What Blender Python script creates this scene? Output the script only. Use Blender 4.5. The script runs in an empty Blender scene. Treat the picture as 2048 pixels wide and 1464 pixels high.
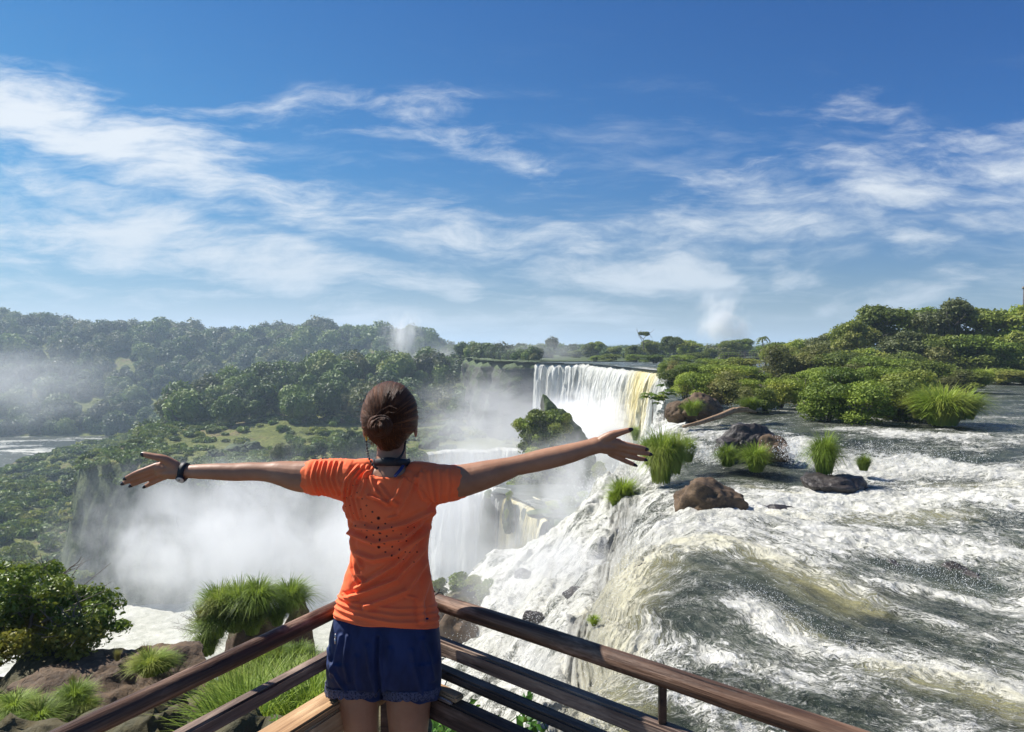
import bpy, bmesh, math, random
import numpy as np
from mathutils import Vector, Matrix
S = bpy.context.scene
COL = S.collection
# ------------------------------------------------------------------ camera
F_PX = 1365.0
CAM = np.array([0.0, 0.0, 1.75])
PITCH = math.radians(1.55)
cam_d = bpy.data.cameras.new('camera'); cam = bpy.data.objects.new('camera', cam_d); COL.objects.link(cam)
cam.location = CAM; cam.rotation_euler = (math.radians(90) - PITCH, 0, 0)
cam_d.sensor_width = 36; cam_d.lens = 24.0; cam_d.clip_start = 0.05; cam_d.clip_end = 20000
S.camera = cam
S.view_settings.view_transform = 'Standard'; S.view_settings.look = 'None'
S.view_settings.exposure = 0.78; S.view_settings.gamma = 1.0
S.render.resolution_x = 1024; S.render.resolution_y = 732
try:
    S.cycles.volume_bounces = 10; S.cycles.max_bounces = 12; S.cycles.diffuse_bounces = 3
    S.cycles.transparent_max_bounces = 16; S.cycles.volume_max_steps = 96
except Exception: pass
# ------------------------------------------------------------------ sun
SUN_EL = math.radians(47); SUN_AZ = math.radians(-64)     # azimuth from +Y (forward), negative = left
TO_SUN = Vector((math.sin(SUN_AZ)*math.cos(SUN_EL), math.cos(SUN_AZ)*math.cos(SUN_EL), math.sin(SUN_EL)))
sl = bpy.data.lights.new('sun', 'SUN'); sl.energy = 4.9; sl.angle = math.radians(0.5); sl.color = (1.0, 0.955, 0.89)
so = bpy.data.objects.new('sun', sl); COL.objects.link(so); so.rotation_euler = TO_SUN.to_track_quat('Z', 'Y').to_euler()
# ------------------------------------------------------------------ node shorthand
class V:
    __slots__ = ('s', 'nt')
    def __init__(s, sock, nt): s.s = sock; s.nt = nt
    def _m(a, op, b=None, c=None, clamp=False):
        n = a.nt.nodes.new('ShaderNodeMath'); n.operation = op; n.use_clamp = clamp
        for i, x in enumerate((a, b, c)):
            if x is None: continue
            if isinstance(x, V): a.nt.links.new(x.s, n.inputs[i])
            else: n.inputs[i].default_value = float(x)
        return V(n.outputs[0], a.nt)
    def __add__(a, b): return a._m('ADD', b)
    __radd__ = __add__
    def __sub__(a, b): return a._m('SUBTRACT', b)
    def __rsub__(a, b): return (a*-1.0)+b
    def __mul__(a, b): return a._m('MULTIPLY', b)
    __rmul__ = __mul__
    def __truediv__(a, b): return a._m('DIVIDE', b)
    def __pow__(a, b): return a._m('POWER', b)
    def abs(a): return a._m('ABSOLUTE')
    def min(a, b): return a._m('MINIMUM', b)
    def max(a, b): return a._m('MAXIMUM', b)
    def clamp(a): return a._m('ADD', 0.0, clamp=True)
    def exp(a): return a._m('EXPONENT')
    def sin(a): return a._m('SINE')
class NT:
    def __init__(s, nt): s.nt = nt
    def node(s, t, ins=None, **kw):
        n = s.nt.nodes.new(t)
        for k, v in kw.items(): setattr(n, k, v)
        for k, v in (ins or {}).items(): s.set(n.inputs[k], v)
        return n
    def set(s, sock, v):
        if isinstance(v, V): s.nt.links.new(v.s, sock)
        elif isinstance(v, (tuple, list)) and sock.type == 'RGBA' and len(v) == 3: sock.default_value = (*v, 1)
        else: sock.default_value = v
    def v(s, sock): return V(sock, s.nt)
    def coord(s, k='Object'): return s.v(s.node('ShaderNodeTexCoord').outputs[k])
    def pos(s): return s.v(s.node('ShaderNodeNewGeometry').outputs['Position'])
    def nrm(s): return s.v(s.node('ShaderNodeNewGeometry').outputs['Normal'])
    def sep(s, v):
        n = s.node('ShaderNodeSeparateXYZ', {0: v}); return [s.v(o) for o in n.outputs]
    def comb(s, x, y, z): return s.v(s.node('ShaderNodeCombineXYZ', {0: x, 1: y, 2: z}).outputs[0])
    def mapv(s, v, sc=(1, 1, 1), loc=(0, 0, 0), rot=(0, 0, 0)):
        return s.v(s.node('ShaderNodeMapping', {'Vector': v, 'Scale': sc, 'Location': loc, 'Rotation': rot}).outputs[0])
    def noise(s, v, scale=1, detail=4, rough=0.5, dist=0.0, col=False):
        n = s.node('ShaderNodeTexNoise', {'Vector': v, 'Scale': scale, 'Detail': detail, 'Roughness': rough, 'Distortion': dist})
        return s.v(n.outputs[1 if col else 0])
    def voro(s, v, scale=1, feature='F1', rand=1.0, out=0):
        n = s.node('ShaderNodeTexVoronoi', {'Vector': v, 'Scale': scale, 'Randomness': rand}, feature=feature); return s.v(n.outputs[out])
    def step(s, x, a, b, lo=0.0, hi=1.0, smooth=True):
        n = s.node('ShaderNodeMapRange', {0: x, 1: a, 2: b, 3: lo, 4: hi}, interpolation_type='SMOOTHSTEP' if smooth else 'LINEAR'); return s.v(n.outputs[0])
    def mix(s, f, a, b):
        n = s.node('ShaderNodeMix', data_type='RGBA', clamp_factor=True)
        s.set(n.inputs[0], f); s.set(n.inputs[6], a); s.set(n.inputs[7], b); return s.v(n.outputs[2])
    def mulc(s, a, b):
        n = s.node('ShaderNodeMix', data_type='RGBA', blend_type='MULTIPLY'); n.inputs[0].default_value = 1
        s.set(n.inputs[6], a); s.set(n.inputs[7], b); return s.v(n.outputs[2])
    def ramp(s, f, stops, interp='LINEAR'):
        n = s.node('ShaderNodeValToRGB', {0: f}); r = n.color_ramp; r.interpolation = interp
        while len(r.elements) < len(stops): r.elements.new(0.5)
        for e, (p, c) in zip(r.elements, stops): e.position = p; e.color = (*c, 1) if len(c) == 3 else c
        return s.v(n.outputs[0])
    def attr(s, name, k='Fac'): return s.v(s.node('ShaderNodeAttribute', attribute_name=name).outputs[k])
    def vadd(s, a, b): return s.v(s.node('ShaderNodeVectorMath', {0: a, 1: b}, operation='ADD').outputs[0])
    def vscale(s, a, k):
        n = s.node('ShaderNodeVectorMath', {0: a}, operation='SCALE'); s.set(n.inputs[3], k); return s.v(n.outputs[0])
    def vdist(s, a, b): return s.v(s.node('ShaderNodeVectorMath', {0: a, 1: b}, operation='DISTANCE').outputs['Value'])
    def bump(s, h, strength=0.5, dist=0.05): return s.v(s.node('ShaderNodeBump', {'Strength': strength, 'Distance': dist, 'Height': h}).outputs[0])
# ------------------------------------------------------------------ sky
def build_world():
    w = bpy.data.worlds.new('World'); S.world = w; w.use_nodes = True
    nt = w.node_tree; nt.nodes.clear(); T = NT(nt)
    sky = T.node('ShaderNodeTexSky', sky_type='NISHITA', sun_disc=False, sun_elevation=SUN_EL, sun_rotation=SUN_AZ,
                 altitude=200, air_density=1.0, dust_density=0.3, ozone_density=2.6)
    skyc = T.v(sky.outputs[0])
    d = T.coord('Generated'); x, y, z = T.sep(d)
    yy = y.max(0.05)
    U = x/yy; Z = z.max(0.0)/yy                     # bearing and height of the view direction
    # cirrus sheet: features flattened on a plane high above
    zz = z.max(0.0)+0.13
    P = T.comb(x/zz, y/zz, 0.0)
    warp = T.noise(P, 1.3, 3, 0.5, col=True)
    Pw = T.vadd(P, T.vscale(warp, 0.55))
    a = T.noise(T.mapv(Pw, (1.0, 3.4, 1), rot=(0, 0, math.radians(12))), 1.1, 9, 0.62, 0.3)
    b = T.noise(T.mapv(Pw, (3.0, 1.0, 1), rot=(0, 0, math.radians(-38))), 1.2, 9, 0.60, 0.3)
    D2 = T.comb(U, Z, 0.0)
    dw = T.noise(T.mapv(D2, (1.0, 2.2, 1)), 2.6, 4, 0.55, col=True)
    D2 = T.vadd(D2, T.vscale(T.vadd(dw, (-.5, -.5, -.5)), 0.11))
    fine = T.noise(T.mapv(D2, (1.0, 4.2, 1), rot=(0, 0, math.radians(16))), 6.0, 10, 0.64, 0.12)
    fine2 = T.noise(T.mapv(D2, (1.0, 3.6, 1), rot=(0, 0, math.radians(-24))), 5.6, 10, 0.64, 0.12)
    u, v, _ = T.sep(D2)
    def band(x0, y0, x1, y1, w, amp):
        # soft ridge along a line of bearings given in photo-like units
        ax, ay, bx, by = [(x0-1024)/F_PX, (695-y0)/F_PX, (x1-1024)/F_PX, (695-y1)/F_PX]
        L = math.hypot(bx-ax, by-ay); tx, ty = (bx-ax)/L, (by-ay)/L
        al = (u-ax)*tx+(v-ay)*ty; ac = (v-ay)*tx-(u-ax)*ty
        over = ((al-L/2).abs()-L/2).max(0.0)
        r2 = (ac*ac+over*over*0.25)*(1.0/(w/F_PX)**2)
        return (r2*-0.6).exp()*amp
    left = band(-400, 130, 330, 320, 75, 1.0)
    for q in ((200, 330, 640, 440, 45, .8), (-300, 290, 60, 300, 70, .7), (-300, 430, 300, 490, 55, .85), (250, 485, 620, 530, 40, .95), (560, 525, 900, 575, 24, .9),
              (120, 390, 340, 450, 40, .7), (300, 225, 900, 235, 34, .45), (850, 245, 1100, 330, 36, .42), (600, 430, 1150, 500, 55, .6), (-200, 560, 500, 590, 34, .45),
              (350, 590, 420, 600, 22, .5), (700, 640, 1300, 640, 40, .72), (300, 630, 900, 640, 30, .4), (1000, 600, 1350, 630, 26, .45)):
        left = left.max(band(*q))
    right = band(1110, 560, 1430, 545, 34, 1.0)
    for q in ((1300, 470, 1600, 440, 50, .8), (1350, 400, 1800, 300, 55, .5), (1700, 420, 2100, 310, 70, .8), (1800, 490, 1900, 485, 26, .7), (1950, 435, 2150, 425, 34, .7),
              (1880, 300, 2200, 230, 36, .65), (1560, 556, 1620, 556, 16, .7), (1900, 560, 2200, 545, 24, .7), (1650, 610, 1900, 590, 22, .7), (1500, 340, 1700, 220, 80, .3), (1150, 430, 1250, 425, 20, .5),
              (1400, 510, 1560, 515, 22, .7)):
        right = right.max(band(*q))
    lm = T.step(left*1.0+(fine-0.5)*2.5+(a-0.5)*0.7, 0.13, 1.2)
    rm = T.step(right*1.0+(fine2-0.5)*2.5+(b-0.5)*0.7, 0.18, 1.25)
    general = T.step(a*0.6+fine*0.4+T.step(Z, 0.55, 0.05, 0.0, 0.11), 0.54, 0.80)*0.4
    m = (lm*T.step(left, 0.02, 0.35)).max(rm*T.step(right, 0.02, 0.35)).max(general*T.step(Z, 0.5, 0.25))
    front = T.step(y, 0.0, 0.25)
    m = m*front+T.step(a, .5, .8)*0.6*(1.0-front)
    m = m.max(T.step(Z, 0.10, 0.0)*T.step(U, 0.45, -0.1, 0.12, 0.42))
    # deeper blue overhead and to the right, away from the sun
    tint = T.mix(T.step(U*0.5+Z, -0.55, 0.95), (0.11, 0.40, 0.49, 1), (0.004, 0.25, 0.55, 1))
    tint = T.mix(T.step(Z, 0.30, 0.0), tint, (0.235, 0.30, 0.38, 1))
    blue = T.mulc(skyc, tint)
    cloud = T.mix(T.step(Z, 0.0, 0.35), (3.9, 4.35, 4.75, 1), (4.9, 5.2, 5.5, 1))
    col = T.mix(m*0.95, blue, cloud)
    bg = T.node('ShaderNodeBackground', {'Color': col, 'Strength': 0.10})
    out = T.node('ShaderNodeOutputWorld'); nt.links.new(bg.outputs[0], out.inputs[0])
build_world()
# ------------------------------------------------------------------ geometry helpers
cp, sp_ = math.cos(PITCH), math.sin(PITCH)
def ray(px, py):
    dx, dy = (px-1024)/F_PX, -(py-732)/F_PX
    return np.array([dx, cp+dy*sp_, -sp_+dy*cp])
def at(px, py, Y):
    r = ray(px, py); return CAM + r*(Y/r[1])
def atz(px, py, z):
    r = ray(px, py); return CAM + r*((z-CAM[2])/r[2])
def _hash(ix, iy, iz, seed):
    h = (ix.astype(np.int64)*374761393 + iy.astype(np.int64)*668265263 + iz.astype(np.int64)*2147483647 + seed*144269) & 0xffffffff
    h = ((h ^ (h >> 13))*1274126177) & 0xffffffff
    h = ((h ^ (h >> 16))*2246822519) & 0xffffffff
    return ((h ^ (h >> 15)) & 0xffffff)/float(0xffffff)
def vnoise(P, seed=0):
    P = np.asarray(P, float); i = np.floor(P); f = P-i; f = f*f*f*(f*(f*6-15)+10); i = i.astype(np.int64)
    out = 0
    for a in (0, 1):
        for b in (0, 1):
            for c in (0, 1):
                w = (f[..., 0] if a else 1-f[..., 0])*(f[..., 1] if b else 1-f[..., 1])*(f[..., 2] if c else 1-f[..., 2])
                out = out+w*_hash(i[..., 0]+a, i[..., 1]+b, i[..., 2]+c, seed)
    return out*2-1
def fbm(P, oct=4, gain=0.5, seed=0):
    P = np.asarray(P, float); s = 0; a = 1.0; t = 0
    for k in range(oct):
        s = s+a*vnoise(P*(2.03**k)+k*17.3, seed+k*7); t += a; a *= gain
    return s/t
def sstep(x, a, b):
    t = np.clip((np.asarray(x, float)-a)/(b-a), 0, 1); return t*t*(3-2*t)
def rbf(pts, vals):
    pts = np.array(pts, float); vals = np.array(vals, float); n = len(pts)
    def k(r): return r**1.4
    D = np.linalg.norm(pts[:, None]-pts[None], axis=2)
    A = np.zeros((n+1, n+1)); A[:n, :n] = k(D)+np.eye(n)*0.02; A[:n, n] = 1; A[n, :n] = 1
    c = np.linalg.solve(A, np.append(vals, 0))
    def f(q):
        q = np.asarray(q, float); sh = q.shape[:-1]; q = q.reshape(-1, 2); out = np.empty(len(q))
        for i in range(0, len(q), 20000):
            d = np.linalg.norm(q[i:i+20000, None]-pts[None], axis=2); out[i:i+20000] = k(d)@c[:n]+c[n]
        return out.reshape(sh)
    return f
def segdist(Q, pts):
    Q = np.asarray(Q, float); best = np.full(Q.shape[:-1], 1e9)
    for a, b in zip(pts[:-1], pts[1:]):
        a = np.array(a, float); b = np.array(b, float); ab = b-a
        t = np.clip(((Q-a)@ab)/(ab@ab+1e-12), 0, 1); d = np.linalg.norm(Q-(a+t[..., None]*ab), axis=-1); best = np.minimum(best, d)
    return best
def mesh_np(name, verts, faces, mat=None, smooth=False, attrs=None):
    """faces: (n,k) int array, or a list of such arrays"""
    me = bpy.data.meshes.new(name); verts = np.asarray(verts, np.float32)
    if not isinstance(faces, list) or not hasattr(faces[0][0], '__len__'): faces = [faces]
    faces = [np.asarray(f, np.int32) for f in faces if len(f)]
    me.vertices.add(len(verts)); me.vertices.foreach_set('co', verts.ravel())
    tot = sum(f.size for f in faces); npoly = sum(len(f) for f in faces)
    me.loops.add(tot); me.loops.foreach_set('vertex_index', np.concatenate([f.ravel() for f in faces]))
    me.polygons.add(npoly)
    ls = np.concatenate([np.full(len(f), f.shape[1]) for f in faces]); st = np.concatenate([[0], np.cumsum(ls)[:-1]])
    me.polygons.foreach_set('loop_start', st.astype(np.int32)); 
    me.polygons.foreach_set('use_smooth', np.full(npoly, smooth))
    for k, a in (attrs or {}).items():
        a = np.asarray(a, np.float32)
        if a.ndim == 1: me.attributes.new(k, 'FLOAT', 'POINT').data.foreach_set('value', a)
        else: me.attributes.new(k, 'FLOAT_VECTOR', 'POINT').data.foreach_set('vector', a.ravel())
    me.update(calc_edges=True); me.validate()
    if mat: me.materials.append(mat)
    return me
def ob(name, me, parent=None, loc=None, rot=None, scale=None):
    o = bpy.data.objects.new(name, me); COL.objects.link(o)
    if parent: o.parent = parent
    if loc is not None: o.location = Vector([float(c) for c in loc])
    if rot is not None: o.rotation_euler = rot
    if scale is not None: o.scale = scale if isinstance(scale, (tuple, list)) else (scale,)*3
    return o
def empty(name, loc=(0, 0, 0), rz=0.0):
    o = ob(name, None, loc=loc, rot=(0, 0, rz)); o.empty_display_size = 0.2; return o
def tag(o, label=None, cat=None, group=None, kind=None):
    if label: o['label'] = label
    if cat: o['category'] = cat
    if group: o['group'] = group
    if kind: o['kind'] = kind
    return o
def grid_faces(nu, nv, wrap_u=False):
    i = np.arange(nu-(0 if wrap_u else 1)); j = np.arange(nv-1)
    I, J = np.meshgrid(i, j, indexing='ij'); I2 = (I+1) % nu
    return np.stack([I*nv+J, I2*nv+J, I2*nv+J+1, I*nv+J+1], -1).reshape(-1, 4)
def tube(path, radii, n=10, cap=True, flat=None):
    """swept tube: verts, quads; flat scales the section's second axis"""
    path = np.array(path, float); m = len(path); radii = np.broadcast_to(np.array(radii, float), (m,))
    T = np.gradient(path, axis=0); T /= np.linalg.norm(T, axis=1)[:, None]+1e-12
    up = np.array([0, 0, 1.0]) if abs(T[0][2]) < 0.9 else np.array([1.0, 0, 0])
    N = []
    for t in T:
        b = up-t*(up@t); b /= np.linalg.norm(b)+1e-12; N.append(b); up = b
    N = np.array(N); B = np.cross(T, N); an = np.arange(n)*2*math.pi/n
    fl = 1.0 if flat is None else flat
    V_ = path[None]+radii[None, :, None]*(np.cos(an)[:, None, None]*N[None]*fl+np.sin(an)[:, None, None]*B[None])
    Vv = V_.reshape(-1, 3); F = grid_faces(n, m, True)
    if cap:
        Vv = np.vstack([Vv, path[0]-T[0]*radii[0]*0.35, path[-1]+T[-1]*radii[-1]*0.35]); a, b = len(Vv)-2, len(Vv)-1
        i = np.arange(n); i2 = (i+1) % n
        F2 = np.concatenate([np.stack([i2*m, i*m, np.full(n, a)], -1), np.stack([i*m+m-1, i2*m+m-1, np.full(n, b)], -1)])
        return Vv, [F[:, ::-1], F2[:, ::-1]]
    return Vv, [F[:, ::-1]]
def join(parts):
    VV = []; FF = {}; off = 0
    for v, fs in parts:
        if not isinstance(fs, list): fs = [fs]
        for f in fs:
            f = np.asarray(f)
            if len(f): FF.setdefault(f.shape[1], []).append(f+off)
        VV.append(np.asarray(v, float)); off += len(v)
    return np.vstack(VV), [np.vstack(x) for x in FF.values()]
def frame(v, origin, X, Y_, Z_):
    return np.asarray(origin)+np.asarray(v)@np.array([X, Y_, Z_])
def box(x0, x1, y0, y1, z0, z1, b=0.0):
    """box with chamfered edges"""
    if b <= 0:
        v = np.array([(x, y, z) for x in (x0, x1) for y in (y0, y1) for z in (z0, z1)], float)
        return v, np.array([(0, 1, 3, 2), (4, 6, 7, 5), (0, 4, 5, 1), (2, 3, 7, 6), (0, 2, 6, 4), (1, 5, 7, 3)])
    bm = bmesh.new(); bmesh.ops.create_cube(bm, size=1)
    for q in bm.verts: q.co = Vector(((x0+x1)/2+q.co.x*(x1-x0), (y0+y1)/2+q.co.y*(y1-y0), (z0+z1)/2+q.co.z*(z1-z0)))
    bmesh.ops.bevel(bm, geom=bm.edges[:], offset=b, segments=2, affect='EDGES'); bmesh.ops.triangulate(bm, faces=bm.faces[:])
    bm.verts.ensure_lookup_table(); v = np.array([q.co[:] for q in bm.verts]); f = np.array([[q.index for q in fc.verts] for fc in bm.faces]); bm.free()
    return v, f
def ico(sub=4):
    bm = bmesh.new(); bmesh.ops.create_icosphere(bm, subdivisions=sub, radius=1)
    v = np.array([q.co[:] for q in bm.verts]); f = np.array([[q.index for q in fc.verts] for fc in bm.faces]); bm.free(); return v, f
def newmat(name):
    m = bpy.data.materials.new(name); m.use_nodes = True; nt = m.node_tree; nt.nodes.clear(); T = NT(nt)
    b = T.node('ShaderNodeBsdfPrincipled'); o = T.node('ShaderNodeOutputMaterial'); nt.links.new(b.outputs[0], o.inputs[0])
    def fin(**kw):
        for k, v in kw.items(): T.set(b.inputs[{'base': 'Base Color', 'rough': 'Roughness', 'normal': 'Normal', 'spec': 'Specular IOR Level', 'metal': 'Metallic',
                                                 'sss': 'Subsurface Weight', 'sssr': 'Subsurface Radius', 'ssss': 'Subsurface Scale', 'trans': 'Transmission Weight', 'coat': 'Coat Weight', 'sheen': 'Sheen Weight'}[k]], v)
        return m
    return m, T, fin
RNG = np.random.default_rng(11)
# ------------------------------------------------------------------ materials
def mat_leaf(name, dark, light, hue2=None, tl=0.25, mottling=2.0, rough=0.55):
    m, T, fin = newmat(name)
    v = T.attr('var'); n = T.noise(T.coord('Object'), mottling, 3, 0.6)
    orr = T.v(T.node('ShaderNodeObjectInfo').outputs['Random'])
    f = (v*0.55+n*0.45+(orr-0.5)*0.55).clamp()
    c = T.ramp(f, [(0.15, dark), (0.85, light)])
    if hue2 is not None: c = T.mix(T.step(T.noise(T.coord('Object'), mottling*0.35, 2)+(orr-0.5)*0.4, 0.52, 0.75)*0.7, c, hue2)
    fin(base=c, rough=rough, spec=0.3)
    b = [x for x in m.node_tree.nodes if x.type == 'BSDF_PRINCIPLED'][0]
    tr = T.node('ShaderNodeBsdfTranslucent', {'Color': T.mix(0.35, c, (0.28, 0.34, 0.05, 1))})
    mx = T.node('ShaderNodeMixShader', {0: tl}); m.node_tree.links.new(b.outputs[0], mx.inputs[1]); m.node_tree.links.new(tr.outputs[0], mx.inputs[2])
    o = [x for x in m.node_tree.nodes if x.type == 'OUTPUT_MATERIAL'][0]; m.node_tree.links.new(mx.outputs[0], o.inputs[0])
    return m
def mat_rock(name, dark, light, scale=1.0, moss=None, moss_amt=0.5, streak=None, rough=0.85):
    m, T, fin = newmat(name); P = T.coord('Object'); Pm = T.mapv(P, (scale,)*3)
    n1 = T.noise(Pm, 1.3, 8, 0.65); n2 = T.noise(Pm, 9, 6, 0.7); vo = T.voro(Pm, 5)
    c = T.ramp(n1*0.6+n2*0.4, [(0.3, dark), (0.52, tuple((a+b)/2 for a, b in zip(dark, light))), (0.7, light)])
    crack = T.step(T.voro(T.vadd(Pm, T.vscale(T.noise(Pm, 3, 3, col=True), 0.5)), 1.6, 'DISTANCE_TO_EDGE'), 0.0, 0.05)
    c = T.mix((1.0-crack)*0.28, c, tuple(x*0.35 for x in dark))
    if streak is not None:
        st = T.noise(T.mapv(P, (0.5, 0.5, 0.05)), 1.0, 6, 0.6); c = T.mix(T.step(st, 0.5, 0.66), c, streak)
    if moss is not None:
        _, _, nz = T.sep(T.nrm()); mm = T.step(nz*0.8+T.noise(Pm, 2.2, 5, 0.7)-0.55, 0.1, 0.35)*moss_amt
        c = T.mix(mm, c, moss)
    fin(base=c, rough=T.step(n2, 0.3, 0.8, rough-0.15, min(1, rough+0.1)), normal=T.bump(n1*1.2+n2*0.5+crack*0.12-vo*0.15, 0.9, 0.06/scale), spec=0.35)
    return m
M = {}
M['leaf_forest'] = mat_leaf('forest_leaves', (0.035, 0.070, 0.016), (0.21, 0.31, 0.055), (0.25, 0.26, 0.07), 0.18, 0.35)
M['leaf_forest_dark'] = mat_leaf('dark_forest_leaves', (0.024, 0.052, 0.015), (0.12, 0.19, 0.042), None, 0.15, 0.35)
M['leaf_forest_olive'] = mat_leaf('olive_forest_leaves', (0.045, 0.060, 0.018), (0.20, 0.22, 0.065), (0.22, 0.20, 0.08), 0.18, 0.35)
M['leaf_tree'] = mat_leaf('tree_leaves', (0.055, 0.085, 0.015), (0.27, 0.32, 0.05), (0.30, 0.28, 0.065), 0.30, 0.5)
M['leaf_bush'] = mat_leaf('bush_leaves', (0.08, 0.13, 0.016), (0.33, 0.42, 0.05), (0.36, 0.35, 0.06), 0.30, 1.0)
M['leaf_brown'] = mat_leaf('dry_bush_leaves', (0.07, 0.075, 0.02), (0.26, 0.26, 0.07), (0.28, 0.19, 0.08), 0.25, 1.0)
M['leaf_near'] = mat_leaf('shrub_leaves', (0.030, 0.065, 0.010), (0.17, 0.25, 0.03), (0.30, 0.24, 0.035), 0.25, 1.6, 0.4)
M['leaf_vine'] = mat_leaf('vine_leaves', (0.04, 0.12, 0.014), (0.16, 0.33, 0.045), None, 0.35, 3, 0.4)
M['grass'] = mat_leaf('grass_blades', (0.085, 0.14, 0.015), (0.30, 0.42, 0.045), (0.36, 0.37, 0.08), 0.40, 2.0)
M['grass_fresh'] = mat_leaf('bright_moss_grass', (0.12, 0.20, 0.012), (0.36, 0.46, 0.04), None, 0.35, 3.0)
M['grass_dry'] = mat_leaf('dry_grass_blades', (0.10, 0.09, 0.035), (0.30, 0.26, 0.10), None, 0.3, 2.0)
M['rock_dark'] = mat_rock('wet_basalt', (0.016, 0.014, 0.013), (0.085, 0.070, 0.062), 1.0, rough=0.45)
M['rock_brown'] = mat_rock('brown_basalt', (0.028, 0.018, 0.011), (0.21, 0.135, 0.075), 1.8)
M['rock_slab'] = mat_rock('mossy_slab_rock', (0.040, 0.026, 0.018), (0.17, 0.105, 0.062), 1.0, (0.05, 0.075, 0.014), 0.4)
M['rock_cliff'] = mat_rock('gorge_cliff_rock', (0.035, 0.040, 0.034), (0.115, 0.11, 0.095), 0.12, (0.055, 0.085, 0.022), 0.95, (0.05, 0.07, 0.028))
def mat_bark(name, a, b):
    m, T, fin = newmat(name); P = T.coord('Object'); n = T.noise(T.mapv(P, (6, 6, 1.5)), 2, 6, 0.65)
    fin(base=T.ramp(n, [(0.3, a), (0.7, b)]), rough=0.9, normal=T.bump(n, 0.7, 0.02)); return m
M['bark'] = mat_bark('tree_bark', (0.06, 0.05, 0.04), (0.26, 0.22, 0.17))
M['driftwood'] = mat_bark('weathered_log_wood', (0.13, 0.075, 0.04), (0.46, 0.31, 0.18))
# --- gorge ground: grass, scrub, earth on the flat parts, vine-hung rock on the steep parts
def mat_gorge():
    m, T, fin = newmat('gorge_ground'); P = T.pos(); x, y, z = T.sep(P); _, _, nz = T.sep(T.nrm())
    n1 = T.noise(P, 0.045, 6, 0.65); n2 = T.noise(P, 0.32, 6, 0.7); n3 = T.noise(P, 1.3, 4, 0.7)
    grass = T.ramp(n2*0.6+n1*0.4, [(0.32, (0.06, 0.08, 0.022)), (0.5, (0.17, 0.19, 0.055)), (0.66, (0.30, 0.29, 0.10))])
    c = T.mix(T.step(n1, 0.53, 0.60)*T.step(n3, 0.35, 0.6)*0.85, grass, (0.24, 0.165, 0.12))
    c = T.mix(T.step(n3*.6+n2*.4, 0.53, 0.60)*0.85, c, (0.028, 0.042, 0.014))
    st = T.noise(T.mapv(P, (0.30, 0.30, 0.035)), 1.0, 7, 0.65); st2 = T.noise(T.mapv(P, (0.5, 0.5, 0.22)), 1.0, 5, 0.7)
    rock = T.ramp(st*0.5+st2*0.5, [(0.34, (0.022, 0.032, 0.016)), (0.47, (0.075, 0.10, 0.04)), (0.58, (0.15, 0.17, 0.085)), (0.66, (0.24, 0.22, 0.17))])
    c = T.mix(T.step(nz, 0.80, 0.45), c, rock)
    sand = T.step(T.vdist(T.comb(x, y, 0.0), (-158.0, 208.0, 0.0))+n2*14, 30, 22); c = T.mix(sand, c, (0.48, 0.36, 0.23))
    fin(base=c, rough=0.95, spec=0.15, normal=T.bump(n2*1.0+n3*0.4, 1.0, 1.6)); return m
M['gorge'] = mat_gorge()
# --- white water falling in sheets; streaks run down the flow coordinate
def mat_fall(name, yellow=0.0):
    m, T, fin = newmat(name); F = T.attr('flow', 'Vector'); ye = T.attr('tint')
    s1 = T.noise(T.mapv(F, (0.55, 0.06, 1)), 1.0, 5, 0.6, 0.4); s2 = T.noise(T.mapv(F, (2.6, 0.22, 1)), 1.0, 5, 0.6, 0.3); s3 = T.noise(T.mapv(F, (6, 1.2, 1)), 1.0, 5, 0.65)
    f = s1*0.45+s2*0.35+s3*0.2
    white = T.ramp(f, [(0.36, (0.30, 0.30, 0.26)), (0.47, (0.50, 0.50, 0.45)), (0.6, (0.70, 0.70, 0.66))])
    yel = T.ramp(f, [(0.36, (0.30, 0.22, 0.07)), (0.5, (0.62, 0.54, 0.26)), (0.64, (0.84, 0.82, 0.70))])
    c = T.mix(T.step(ye+(s2-0.5)*1.1, 0.25, 0.8), white, yel)
    fin(base=c, rough=0.7, spec=0.25, normal=T.bump(s1*1.4+s2*0.8+s3*0.3, 0.8, 0.9), sss=0.0); return m
M['fall'] = mat_fall('falling_water')
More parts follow.
